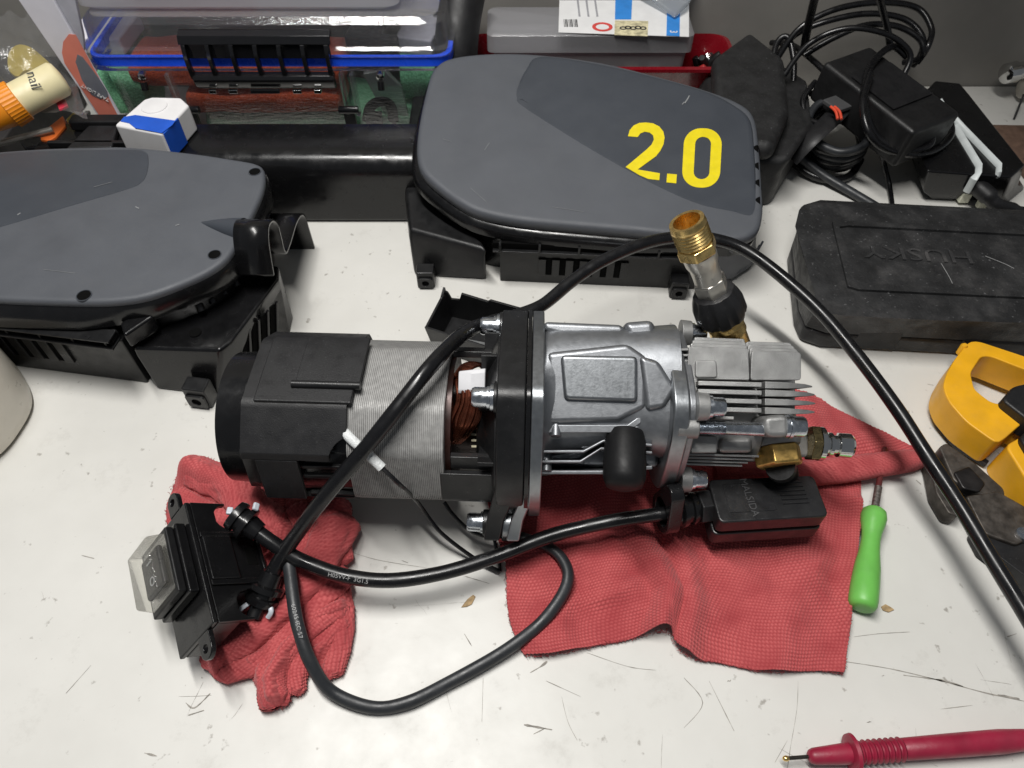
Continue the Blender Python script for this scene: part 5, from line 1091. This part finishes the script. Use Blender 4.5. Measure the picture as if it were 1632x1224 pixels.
lat = MB().loft([[V((x, yF+dy, z)) for dy, z in ((.004, zs+.026), (-.004, zs+.024), (-.007, zs+.018), (-.005, zs+.017), (-.002, zs+.022), (.004, zs+.0235))] for x in (lx0, lx1)]).build('latch', M_gl, case, bevel=.0006)
for k in range(7):
    x = lx0+(lx1-lx0)*(.03+.94*k/6)
    MB().prism([(yF+p[0], zs+p[1]) for p in ((.002, .018), (-.008, .018), (-.0105, .008), (-.0105, -.006), (-.009, -.012), (.0, -.012), (-.006, -.004), (-.006, .008))], x-.0018, x+.0018, (V((0, 1, 0)), V((0, 0, 1)), V((1, 0, 0)))).build('latch_rib', M_gl, lat, bevel=.0005)
MB().b2(lx0+.002, lx1-.002, yF-.004, yF-.002, zs+.0045, zs+.0215).build('latch_back', M_gl, lat)
MB().loft([[V((x, yF+dy, z)) for dy, z in ((-.004, zs-.007), (-.010, zs-.008), (-.012, zs-.011), (-.010, zs-.018), (-.006, zs-.022), (-.002, zs-.020), (-.004, zs-.013))] for x in (lx0+.004, lx1-.002)]).build('latch_plate', M_gl, lat, bevel=.0008)
for t, w_ in ((.14, .05), (.28, .06), (.50, .2), (.72, .06), (.86, .05)):
    x = lx0+(lx1-lx0)*t; MB().b2(x-w_*(lx1-lx0)/2, x+w_*(lx1-lx0)/2, yF-.0125, yF-.0095, zs-.0235, zs-.020).build('latch_tooth', M_chrome if w_ < .1 else M_gl, lat, bevel=.0005)
for px in (218, 603):
    p = WY(px, 108, yF-.003); pin = MB().lathe([(0, .0035), (.006, .0035), (.007, .002)], V((p.x, yF+.004, zs-.013)), (0, -1, -.15), 18).build('pin', M_chrome, case)
    MB().lathe([(0, .003), (.007, .003)], V((p.x, yF-.002, zs-.018)), (0, -.3, -1), 14).build('pin_stem', M_gl, pin)
for px in (270, 545, 562):
    x = WY(px, 130, yF).x; MB().b2(x-.0018, x+.0018, yF-.002, yF+.006, zs-.052, zs-.012).build('hinge_rib', M_clr, case)
for px in (297, 553):
    x = WY(px, 160, yF).x; st = MB().lathe([(-.009, .0035), (.009, .0035)], V((x, yF-.001, zs-.046)), (1, 0, 0), 16).build('strap_pin', M_gl, case, bevel=.0005)
    MB().b2(x-.005, x+.005, yF-.002, yF+.002, .01, zs-.047).build('strap', M_abs, st)
# towels in the case
def towel(name, x0, x1, y0, y1, z0, z1, col, col2, label, seed, lumps=.006, group=None):
    m = mat(name+'_mat', col, .95, var=.35, vscale=700, bump=2.2, bscale=750, col2=col2, spec=.1, sheen=.4)
    n, k = 90, 26; rings = []
    for i in range(n):
        x = x0+(x1-x0)*i/(n-1); R = []; e = min(1, min(i, n-1-i)/5+.45)
        for j in range(k):
            a = 2*math.pi*j/k; cy, cz = (y0+y1)/2, (z0+z1)/2; q = V((math.copysign(abs(math.cos(a))**.6, math.cos(a)), math.copysign(abs(math.sin(a))**.6, math.sin(a))))
            r = 1+lumps*30*noise.noise((x*28+seed, q.x*1.1, q.y*1.3+seed))
            R.append(V((x, cy+q.x*(y1-y0)/2*r*e, max(.0062, cz+q.y*(z1-z0)/2*r*e+.10*(z1-z0)*noise.noise((x*14, seed, 0))))))
        rings.append(R)
    o = MB().loft(rings).build(name, m, smooth=80); tag(o, label, 'towel', group)
xq = lambda px, py=160: WY(px, py, yF+.03).x
RED, RED2, GRN, GRN2 = (.70, .085, .03), (.85, .18, .07), (.17, .56, .28), (.30, .72, .42)
towel('folded_towel', xq(300), xq(552), yF+.014, yF+.07, .030, .050, RED, RED2, 'orange-red towel edge folded under the clear case latch', 1.0)
towel('folded_towel', xq(225), xq(560), yF+.02, yF+.08, .052, .080, RED, RED2, 'orange-red towel fold lying upper in the clear case', 5.0)
towel('rolled_towel', xq(178), xq(248), yF+.016, yF+.06, .026, .068, GRN, GRN2, 'green towel roll behind the white and blue sensor', 3.0)
towel('flat_towel', xq(320), xq(700), yF+.012, yF+.09, .014, .029, GRN, GRN2, 'long green towel lying along the bottom of the clear case', 8.0)
towel('bunched_towel', xq(640), xq(712), yF+.03, yF+.10, .032, .074, GRN, GRN2, 'bunched green towel at the right end of the clear case', 11.0)
pk = [WY(*p, yF+.02) for p in ((578, 118), (612, 112), (640, 140), (654, 200), (625, 205), (600, 160))]
t = MB().loft([pk, [p+V((0, .006, 0)) for p in pk]]).build('film_packet', clear('film', (.8, .82, .82), .12, .2, milk=.35, milkcol=(.6, .62, .62)), bevel=.001); tag(t, 'crumpled clear film packet inside the right part of the clear case', 'packet')
t = thing('black_strap', 'black webbing strap with buckle inside the right end of the clear case', 'strap', WY(600, 200, yF+.02))
MB().tube(catmull([WY(*p, yF+.014) for p in ((585, 195), (590, 172), (605, 162), (622, 168), (628, 198))], 6), .005, 10, flat=.5).build('webbing', M_abs, t)
MB().box(WY(596, 188, yF+.012), (.016, .006, .012)).build('buckle', M_absg, t, bevel=.001)
# translucent box standing on the clear case
M_frost = clear('frosted', (.75, .75, .78), .10, .25, milk=.55, milkcol=(.70, .70, .73))
tb = thing('translucent_box', 'frosted translucent box standing on the clear case at the top edge', 'box', W(380, 10, ztop))
x0b, x1b = W(122, 18, ztop).x, W(640, 22, ztop).x; yb = W(380, 20, ztop+.0005).y
MB().loft([rr_(x0b+.008, x1b-.008, yb+.006, WALL_Y-.006, .012, ztop+.0010), rr_(x0b+.002, x1b-.002, yb+.001, WALL_Y-.003, .012, ztop+.005), rr_(x0b, x1b, yb, min(yb+.107, WALL_Y-.002), .012, ztop+.045)], cap=True).build('tub', M_frost, tb, smooth=40)
for px, c_ in ((230, (.5, .05, .06)), (330, (.45, .04, .08))):
    p = W(px, 6, ztop+.012); MB().box((p.x, yb+.03, ztop+.012), (.05, .02, .012), Matrix.Rotation(.2, 3, 'Z')).build('red_packet', mat('packet_red', (.5, .03, .06), .5), tb, bevel=.002)
# carton, leaning, with salmon patch and dark ring
ct_ = thing('light_carton', 'white leaning carton with salmon patch and tape light ring', 'carton', WY(170, 188, .585))
yc = .585; A, B, Cq, D = (WY(*p, yc) for p in ((-12, -60), (50, -60), (192, 188), (158, 188)))
M_card = mat('white_card', (.70, .69, .75), .55, var=.04); M_salm = mat('salmon_print', (.72, .22, .16), .5, var=.05); M_grey = mat('ring_print', (.16, .17, .20), .5, var=.1)
def quadslab(P, y0, y1, m, name, par, bev=.0006): return MB().loft([[V((p.x, y0, p.z)) for p in P], [V((p.x, y1, p.z)) for p in P]]).build(name, m, par, bevel=bev)
E = WY(128, 66, yc)
quadslab([A, B, Cq, D], yc, yc+.004, M_card, 'front_panel', ct_)
quadslab([B+V((.0006, 0, 0)), WY(105, -60, yc), WY(131, 60, yc), WY(133, 84, yc)], yc+.002, yc+.006, mat('grey_card', (.42, .42, .47), .55), 'side_panel', ct_)
sal = [WY(*p, yc) for p in ((103, 100), (99, 84), (101, 66), (110, 54), (121, 55), (155, 118), (189, 186), (160, 186))]
quadslab(sal, yc-.0005, yc-.0002, M_salm, 'printed_patch', ct_, 0)
rg = [WY(*p, yc) for p in ((121, 98), (124, 86), (132, 90), (158, 124), (172, 146), (172, 154), (160, 157), (146, 150), (131, 126))]
rgo = quadslab(rg, yc-.0009, yc-.0006, M_grey, 'printed_ring', ct_, 0)
lettering('tape_light_text', 'TAPE LIGHT', .0042, WY(152, 148, yc-.0010), WY(134, 137, yc)-WY(168, 156, yc), (-.3, 0, -.8), mat('print_white', (.75, .75, .75), .5), ct_, lift=.0002)
# glue bottle
gb2 = thing('glue_bottle', 'cream glue bottle with ribbed orange cap lying on the heap at the left edge', 'bottle', W(50, 170, .03))
M_or = mat('orange_plastic', (.78, .26, .01), .4, var=.06, sss=.1); M_cr = mat('cream_bottle', (.74, .66, .40), .42, var=.05)
pa, pb_ = W(100, 122, .105), W(-25, 190, .092); dg = pb_-pa; n3 = dg.normalized()
MB().lathe([(0, .004), (.0012, .0115), (.004, .0138), (.042, .0138), (.0425, .013)], pa, dg, 32).build('body', M_cr, gb2, smooth=50)
for k in range(1):
    n = 72; x, y, z = frame(dg); rings = []
    for t, r in ((.038, .0150), (.0385, .0162), (.050, .0168), (.0505, .0150), (.062, .0130), (.075, .009), (.088, .005)):
        rings.append([pa+z*t+(x*math.cos(2*math.pi*i/n)+y*math.sin(2*math.pi*i/n))*(r*(1-(.03 if i % 2 and .0384 < t < .0503 else 0))) for i in range(n)])
    MB().loft(rings).build('cap', M_or, gb2, smooth=35)
lettering('bottle_print', 'nail', .011, pa+n3*.016+V((.0, -.0092, .0104)), V((-.15, .35, .25))*-1, n3*-1+V((0, 0, 0)), mat('print_black', (.02, .02, .02), .5), gb2, lift=.0003)
# bag with yellow plectrum-shaped piece
M_bag = clear('bag_film', (.92, .93, .94), .14, .12, milk=.10)
bgt = thing('plastic_bag', 'clear plastic bag of small parts in the upper left corner', 'bag', W(60, 150, .0))
n = 26; V3 = []; 
cor = [W(*p, z) for p, z in (((-60, 20), .12), ((85, 20), .10), ((140, 190), .085), ((-60, 140), .098))]
rows_ = []
for i in range(n):
    u = i/(n-1); r = []
    for j in range(n):
        v = j/(n-1); p = cor[0]*(1-u)*(1-v)+cor[1]*u*(1-v)+cor[2]*u*v+cor[3]*(1-u)*v; p = p+V((0, 0, .010*noise.noise((u*4, v*4, 1))+.005*noise.noise((u*9, v*9, 4)))); r.append(p)
    rows_.append(r)
MB().loft(rows_, cap=False, closed=False).build('film', M_bag, bgt, smooth=80)
yp = catmull([W(*p, .088) for p in ((12, 92), (18, 78), (32, 71), (50, 76), (68, 90), (80, 103), (66, 112), (40, 112), (28, 122), (14, 112))], 4, True)
t = MB().prism([(p.x, p.y) for p in yp], .085, .0885).build('plectrum', mat('mustard_plastic', (.48, .36, .07), .35, var=.08), bevel=.001); tag(t, 'mustard yellow teardrop piece inside the clear plastic bag', 'plastic piece')
# heap in the corner: crate with bits and tools
hb = MB().b2(W(-60, 190, 0).x, W(138, 190, 0).x-.008, .515, .70, .0005, .052).build('parts_crate', mat('crate_dark', (.022, .02, .02), .6, var=.3), bevel=.002); tag(hb, 'dark low crate heaped with loose tools in the upper left corner', 'crate')
rod = thing('threaded_rod', 'grey threaded rod poking out of the heap at the left edge', 'rod', W(40, 220, .06))
pa2, pb2 = W(-30, 236, .068), W(85, 206, .070); pr = []
Lr = (pb2-pa2).length; nn_ = 46
for i in range(nn_): pr += [(Lr*i/nn_, .0022), (Lr*(i+.5)/nn_, .0027)]
MB().lathe(pr, pa2, pb2-pa2, 14).build('shaft', mat('grey_steel', (.42, .41, .38), .45, .7), rod, smooth=60)
def bit(name, pts, z0, z1, m, label, cat, bev=.0008):
    o = MB().prism([(p.x, p.y) for p in [W(*p, z1).xy for p in pts]], z0, z1).build(name, m, bevel=bev); tag(o, label, cat)
bit('orange_clip', ((64, 212), (100, 184), (104, 200), (88, 218), (78, 224), (64, 222)), .0545, .066, mat('clip_orange', (.62, .13, .02), .5), 'flat orange plastic clip on the heap below the glue bottle', 'clip')
bit('orange_strip', ((60, 240), (86, 218), (92, 228), (78, 240)), .0545, .060, MATS['clip_orange'], 'orange strip end tucked in beside the steel rulers', 'strip')
bit('steel_ruler', ((80, 238), (136, 176), (143, 176), (92, 238)), .0545, .0575, M_chrome, 'shiny steel strip slanting beside the white carton', 'ruler', .0003)
bit('steel_ruler', ((94, 238), (138, 190), (146, 190), (106, 238)), .0525, .0560, mat('brown_steel', (.3, .2, .16), .35, .8), 'brown tinted metal strip next to the shiny steel strip', 'ruler', .0003)
bit('black_tool_bit', ((30, 224), (60, 208), (74, 216), (70, 232), (40, 236)), .0545, .062, M_absg, 'black plastic tool end under the threaded rod', 'tool', .002)
bit('silver_bit', ((104, 190), (118, 176), (134, 178), (122, 194), (108, 198)), .0545, .062, M_chrome, 'silver metal bit lying under the bottle neck by the carton', 'bit', .001)
bit('black_knife', ((105, 236), (150, 190), (190, 190), (178, 234)), zh+.0005, zh+.006, M_absm, 'flat black plastic knife handle lying left of the white and blue sensor', 'knife', .0015)
bit('red_tag', ((88, 160), (104, 158), (108, 168), (94, 174)), .0865, .0885, mat('red_tag', (.5, .03, .06), .5), 'small red tag under the bag beside the glue bottle', 'tag', .0003)
# ------------------------------------------------------------------ red tray with organiser box
M_red = mat('red_paint', (.19, .005, .011), .28, var=.1, coat=.4)
rt = thing('red_tray', 'glossy red rectangular tray holding a translucent organiser box', 'tray', W(960, 80, 0))
yt, hz_ = .664, .058
xl2, xr2 = WY(742, 105, yt).x, WY(1178, 110, yt).x
R0 = lambda o, z, r=.016: rr_(xl2+o, xr2-o, yt+o, WALL_Y-.004-o*.2, r, z)
MB().loft([R0(.012, .001), R0(.003, hz_-.006), R0(-.001, hz_-.003), R0(-.001, hz_), R0(.003, hz_+.0008), R0(.005, hz_-.003), R0(.014, .004)], cap=True).build('pan', M_red, rt, smooth=50)
ob = thing('organiser_box', 'frosted organiser box with white and blue product label in the red tray', 'box', W(940, 60, .03))
M_fr2 = clear('organiser_clear', (.80, .80, .82), .10, .2, milk=.42, milkcol=(.62, .62, .64))
zo, yo = .088, .6705
xo0, xo1 = WY(776, 70, yo).x, WY(1104, 80, yo).x
MB().loft([rr_(xo0+.008, xo1-.006, yo+.004, WALL_Y-.012, .006, .030), rr_(xo0+.006, xo1-.004, yo+.003, WALL_Y-.012, .006, zo-.018)], cap=True).build('tub', M_fr2, ob, smooth=40)
MB().loft([rr_(xo0, xo1, yo, WALL_Y-.010, .007, zo-.0175), rr_(xo0, xo1, yo, WALL_Y-.010, .007, zo-.002), rr_(xo0+.003, xo1-.003, yo+.003, WALL_Y-.012, .006, zo)], cap=True).build('lid', M_fr2, ob, smooth=40)
for k in range(7): MB().box((xo0+.03+.022*k, yo+.02, .045), (.012, .012, .010), Matrix.Rotation(k*1.3, 3, 'Z')).build('content', [M_steel, M_cream, M_white, M_brass][k % 4], ob, bevel=.002)
def lab(pts, z, m, name): return MB().prism([(p.x, p.y) for p in [W(*p, zo+z).xy for p in pts]], zo+z, zo+z+.0003).build(name, m, ob)
lab(((892, -12), (890, 52), (1098, 59), (1098, -12)), .0003, M_white, 'label_sheet')
M_lb = mat('label_blue', (.03, .22, .62), .5); lab(((981, -12), (980, 31), (1006, 31), (1008, -12)), .0007, M_lb, 'label_block'); lab(((1064, -12), (1062, 57), (1083, 58), (1084, -12)), .0007, M_lb, 'label_block')
lab(((980, 33), (979, 56), (1032, 58), (1033, 34)), .0007, mat('label_photo', (.55, .50, .32), .5, var=.4, vscale=200), 'label_picture')
for k in range(5): q = W(993+8*k, 45-1.0*(k % 2), zo+.0011); MB().ringprism(circ((q.x, q.y), .0032, 16), circ((q.x, q.y), .0018, 16), zo+.0011, zo+.0014, 24).build('printed_nut', mat('print_dark', (.05, .05, .05), .5), ob)
q = W(960, 43, zo+.0007); MB().ringprism([(q.x+.0095*math.cos(a*.2618), q.y+.0085*math.sin(a*.2618)) for a in range(24)], [(q.x+.0062*math.cos(a*.2618), q.y+.0055*math.sin(a*.2618)) for a in range(24)], zo+.0007, zo+.0010, 48).build('printed_seal', mat('print_red', (.6, .06, .05), .5), ob)
for k in range(9): q = W(899+2.6*k, 37, zo+.0007); MB().b2(q.x-.0002-.0003*(k % 3), q.x+.0003, q.y-.007, q.y+.007, zo+.0007, zo+.0010).build('barcode_bar', MATS['print_dark'], ob)
for k in range(3): q = W(922+14*k, 12, zo+.0007); MB().b2(q.x-.0009, q.x+.0009, q.y-.018, q.y+.018, zo+.0007, zo+.0010).build('text_line', mat('print_mid', (.3, .3, .32), .5), ob)
lettering('label_numeral', '3', .010, W(1073, 51, zo+.001), (-.1, -1, 0), (1, 0, 0), MATS['print_white'], ob)
bagp = [W(*p, z) for p, z in (((1008, -20), .10), ((1115, -20), .102), ((1095, 12), .094), ((1075, 30), .0905), ((1050, 12), .093))]
t = MB().loft([bagp, [p+V((0, .002, .004)) for p in bagp]]).build('film_bag', clear('film2', (.8, .83, .86), .2, .15, milk=.3, milkcol=(.6, .64, .68)), bevel=.001); tag(t, 'clear film bag corner lying over the organiser box label', 'bag')
random.seed(3)
for k, (px, py) in enumerate(((1118, 92), (1128, 80), (1140, 98), (1135, 66), (1120, 50), (1148, 82), (1112, 104), (1150, 60))):
    p = W(px, py, .04); m = [M_absg, M_chrome, mat('tiny_red', (.4, .03, .03), .4), M_abs][k % 4]
    MB().lathe([(0, .004), (.006, .0045), (.012, .003)], (p.x, p.y, .030), (random.uniform(-1, 1), random.uniform(-1, 1), .8), 12).build('small_fastener', m, rt, bevel=.0005)
# ------------------------------------------------------------------ dark case behind the housing, adapters and cables
M_dk = mat('dark_case', (.014, .014, .0145), .55, var=.3, bump=.5, bscale=500, specks=.2, speckscale=500)
b = MB(); q = [W(*p, 0) for p in ((1130, 330), (1225, 330), (1262, 272), (1256, 200), (1200, 160), (1100, 190))]
bc = thing('dark_case', 'black textured tool case standing between the grey housing and the cables', 'case', W(1200, 260, 0))
b.loft([q, [p+V((0, 0, .035)) for p in q], [p+(V((.43, .58, 0))-V((p.x, p.y, 0))).normalized()*.006+V((0, 0, .05)) for p in q]]).build('body', M_dk, bc, bevel=.006, seg=3)
q2 = [W(*p, .05) for p in ((1140, 255), (1228, 262), (1252, 205), (1245, 120), (1190, 75), (1130, 120))]
MB().loft([q2, [p+V((-.001, .001, .018)) for p in q2]]).build('lid', M_dk, bc, bevel=.008, seg=4)
# power adapter (big brick leaning)
ad = thing('power_adapter', 'large black power adapter brick leaning among coiled cables', 'adapter', W(1400, 250, 0))
ax = (W(1490, 220, .06)-W(1330, 90, .075)); ax = V((ax.x, ax.y, -.012)).normalized(); ay = V((0, 0, 1)).cross(ax).normalized(); az = ax.cross(ay).normalized()
cen_ = W(1404, 168, .060); RA = Matrix((ax, ay, az)).transposed()
MB().box(cen_, (.108, .058, .038), RA).build('body', mat('adapter_black', (.010, .010, .0105), .45, var=.2, bump=.2, bscale=1200), ad, bevel=.004, seg=3)
MB().box(cen_+az*.0204, (.050, .048, .0006), RA).build('label_plate', M_absm, ad)
ep = W(1467, 188, .065); MB().tube(catmull([ep+V((-.012, .012, .004)), ep, W(1483, 205, .058), W(1480, 232, .05), W(1440, 240, .048), W(1400, 220, .055), W(1378, 170, .075), W(1385, 110, .085), W(1420, 75, .088), W(1445, 90, .08)], 10), .0032, 12).build('output_lead', M_rub, ad)
MB().lathe([(-.004, .0062), (.002, .006), (.012, .0042)], ep+V((-.006, .006, .004)), W(1483, 205, .058)-ep, 16).build('strain_relief', M_abs, ad)
# second adapter with ties
ad2 = thing('power_supply', 'flat black power supply box with two white cable ties at the right edge', 'adapter', W(1570, 250, 0))
Tq = [W(*p, .036) for p in ((1478, 272), (1612, 282), (1634, 262), (1545, 150), (1530, 132), (1490, 128), (1440, 180))]
Bq = [W(*p, .001) for p in ((1484, 318), (1608, 322), (1634, 300), (1560, 182), (1540, 165), (1500, 160), (1452, 215))]
MB().loft([Bq, [p.lerp(V((q_.x, q_.y, .018)), .6) for p, q_ in zip(Bq, Tq)], Tq]).build('body', M_absg, ad2, bevel=.002, seg=3)
M_tie2 = mat('tie_clear', (.62, .66, .66), .4, sss=.2)
for pts in (((1496, 160), (1520, 198), (1560, 264), (1552, 285), (1540, 306)), ((1498, 165), (1535, 205), (1592, 264), (1588, 282), (1580, 296))):
    P = [W(*pts[0], .050), W(*pts[1], .0378), W(*pts[2], .0378), W(pts[2][0]-1, pts[2][1]+12, .0375), W(*pts[3], .034), W(*pts[4], .018)]; MB().tube(P, .0030, 8, flat=.35, up=(0, 1, 0)).build('cable_tie', M_tie2, ad2)
MB().box(W(1537, 313, .008), (.009, .007, .010)).build('tie_head', mat('tie_cream', (.62, .62, .5), .4), ad2, bevel=.001); MB().box(W(1565, 325, .006), (.008, .006, .007)).build('tie_head', MATS['tie_cream'], ad2, bevel=.001)
MB().tube(catmull([W(1555, 295, .022), W(1575, 312, .020), W(1592, 328, .014), W(1640, 338, .006), W(1700, 342, .004)], 6), [.0075]*8+[.006]*8+[.004]*9, 12).build('output_lead', M_absm, ad2)
# cable coil with hook-and-loop strap
random.seed(11)
coil = thing('coiled_cable', 'coil of thick black cable bound with a dark strap behind the tool case', 'cable', W(1320, 260, 0))
for k in range(6):
    cpt = W(1322+3*k, 235-6*k, .012+.006*k); pts = []
    for j in range(12):
        a = 2*math.pi*j/12; pts.append(cpt+V((.026*math.cos(a)+random.uniform(-.002, .002), .030*math.sin(a)+random.uniform(-.002, .002), .008*math.sin(a+.6)+.004)))
    P = catmull(pts, 6, True); P.append(P[0]); MB().tube(P, .0036, 10, cap=False).build('turn', M_rubg if k % 2 else M_rub, coil)
MB().tube(catmull([W(1268, 245, .02), W(1310, 278, .010), W(1360, 308, .006), W(1400, 332, .005), W(1430, 352, .005)], 8), .0040, 12).build('tail', M_rubg, coil)
MB().tube(catmull([W(1262, 252, .028), W(1290, 222, .045), W(1320, 195, .052), W(1345, 168, .054)], 6), .0105, 10, flat=.3).build('strap', M_absm, coil)
MB().box(W(1338, 165, .062), (.022, .020, .004), Matrix.Rotation(.5, 3, 'Z')).build('strap_end', mat('velcro_grey', (.05, .05, .052), .8), coil, bevel=.001)
for dx in (0, 6): MB().tube(catmull([W(1324+dx, 170, .066), W(1332+dx, 178, .066), W(1335+dx, 190, .064)], 4), .0012, 8).build('red_mark', mat('mark_red', (.65, .07, .03), .5), coil)
# loose loops in the air over the adapter
def loop(name, pts, r, label, m=M_rub): cable(name, [W(*p) for p in pts], r, m, label)
loop('loop_cable', ((1240, 92, .06), (1275, 45, .085), (1330, 15, .10), (1400, 4, .105), (1460, 12, .10), (1484, 45, .09), (1478, 75, .08), (1462, 100, .065)), .0028, 'upper black cable loop arching against the wall above the adapter')
loop('loop_cable', ((1282, 88, .07), (1330, 60, .085), (1380, 40, .095), (1430, 42, .092), (1465, 62, .085), (1470, 85, .075), (1455, 104, .06)), .0028, 'lower black cable loop just under the topmost loop')
loop('loop_cable', ((1230, 68, .05), (1262, 72, .062), (1300, 100, .065), (1330, 130, .06), (1345, 150, .05)), .0028, 'black cable crossing down behind the strap left of the adapter')
loop('thin_cable', ((1405, 240, .035), (1410, 265, .02), (1418, 300, .005), (1424, 345, .003)), .0022, 'thin black cable dropping between the coil and the power supply')
loop('hanging_cable', ((1310, -40, .16), (1298, 0, .13), (1288, 40, .10), (1282, 75, .075)), .0036, 'black cable hanging down at the top edge above the coil')
loop('hanging_cable', ((1395, -30, .15), (1405, 10, .12), (1415, 50, .095), (1420, 80, .08)), .0030, 'black cable standing up behind the adapter near its lead')
# chrome tap-like tool and brown strip at the right edge
ch = thing('chrome_tool', 'chrome barrel tool with thin black leg at the upper right edge', 'tool', W(1620, 160, 0))
p = W(1600, 118, .030); MB().lathe([(0, .0005), (.0005, .008), (.002, .0098), (.012, .0105), (.013, .0085), (.03, .0085)], p, (1, .25, .05), 32).build('barrel', M_chrome, ch, smooth=45)
MB().tube([W(1632, 150, .02), W(1616, 190, .001)], .0011, 8).build('leg', M_absg, ch)
MB().lathe([(0, .009), (.02, .010)], W(1626, 142, .014), (1, 0, .1), 20).build('collar', M_nickel, ch, bevel=.001)
t = MB().prism([(p.x, p.y) for p in [W(*q, .004).xy for q in ((1575, 198), (1700, 200), (1720, 290), (1634, 280))]], .0005, .004).build('wood_strip', mat('brown_wood', (.14, .085, .06), .6, var=.3, vscale=120), bevel=.001); tag(t, 'brown wooden strip under the power supply at the right edge', 'strip')

# dark rolled pouch between the clear case and the red tray
pz = thing('rolled_pouch', 'black rolled pouch squeezed between the clear case and the red tray', 'pouch', WY(728, 60, .66))
q0, q1 = WY(726, 100, .655), WY(742, -30, .70); MB().tube(catmull([V((q0.x, .645, .05)), V((q0.x+.002, .665, .09)), V((q1.x, .70, .12))], 6), .020, 18).build('roll', M_absm, pz)
for k in range(3): c0 = V((q0.x+.001, .655+.012*k, .07+.015*k)); MB().lathe([(0, .0208), (.003, .0208)], c0, (0, .5, .85), 24).build('band', M_absg, pz)

loop('loop_cable', ((1236, 96, .05), (1262, 60, .075), (1310, 36, .09), (1380, 22, .098), (1440, 30, .095), (1470, 60, .085), (1464, 92, .07), (1440, 100, .06)), .0028, 'middle black cable loop between the two arching loops by the wall')
loop('loop_cable', ((1275, 150, .045), (1262, 180, .03), (1272, 215, .016), (1300, 245, .010), (1345, 250, .010), (1372, 225, .014), (1376, 190, .03)), .0030, 'black cable curling round the outside of the coil')
loop('loop_cable', ((1388, 118, .088), (1376, 165, .082), (1384, 210, .07), (1410, 236, .055), (1450, 246, .045), (1490, 240, .040), (1515, 215, .042), (1512, 185, .045)), .0030, 'black cable sweeping round the front of the adapter brick')
loop('loop_cable', ((1300, 130, .06), (1280, 160, .052), (1290, 190, .045), (1330, 200, .05)), .0026, 'small black cable bight above the strap')
loop('loop_cable', ((1228, 130, .05), (1238, 70, .07), (1256, 60, .075), (1266, 100, .06), (1262, 150, .04)), .0028, 'narrow black cable bight beside the dark case')

random.seed(5)
for k in range(26):
    p = W(random.uniform(1108, 1158), random.uniform(20, 108), .034); m = [M_absg, M_abs, M_chrome, M_brass, M_absm, MATS['tiny_red']][k % 6]; s_ = random.uniform(.6, 1.3)
    MB().lathe([(0, .0035*s_), (.005*s_, .0042*s_), (.011*s_, .0025*s_)], (p.x, min(p.y, WALL_Y-.02), random.uniform(.012, .036)), (random.uniform(-1, 1), random.uniform(-1, 1), random.uniform(.1, .9)), 10).build('small_fastener', m, rt, bevel=.0005)
loop('loop_cable', ((1250, 120, .06), (1290, 70, .085), (1350, 45, .1), (1415, 55, .098), (1450, 85, .085), (1440, 120, .07)), .0026, 'black cable loop nearest the adapter top')
loop('loop_cable', ((1262, 205, .03), (1250, 230, .02), (1268, 262, .010), (1310, 285, .006), (1350, 282, .006), (1372, 255, .008)), .0034, 'outermost low turn of black cable round the coil')
loop('loop_cable', ((1290, 150, .05), (1310, 145, .056), (1330, 152, .054), (1340, 175, .05), (1320, 205, .045)), .0024, 'thin black cable bight tucked above the red-marked strap end')
# odds and ends inside the clear case
rc = random.Random(4)
for k, (px, nm, lab_, m_) in enumerate(((610, 'small_box', 'small dark box lying to the right inside the clear case', M_absm), (665, 'small_box', 'small grey box at the right end inside the clear case', MATS['grey_card']), (190, 'small_pouch', 'small pale pouch at the left end inside the clear case', MATS['white_card']))):
    x = WY(px, 120, yF+.06).x; t = MB().box((x, yF+.07, .082), (.05, .05, .016), Matrix.Rotation(rc.uniform(-.3, .3), 3, 'Z')).build(nm, m_, bevel=.002); tag(t, lab_, 'box' if 'box' in nm else 'pouch')
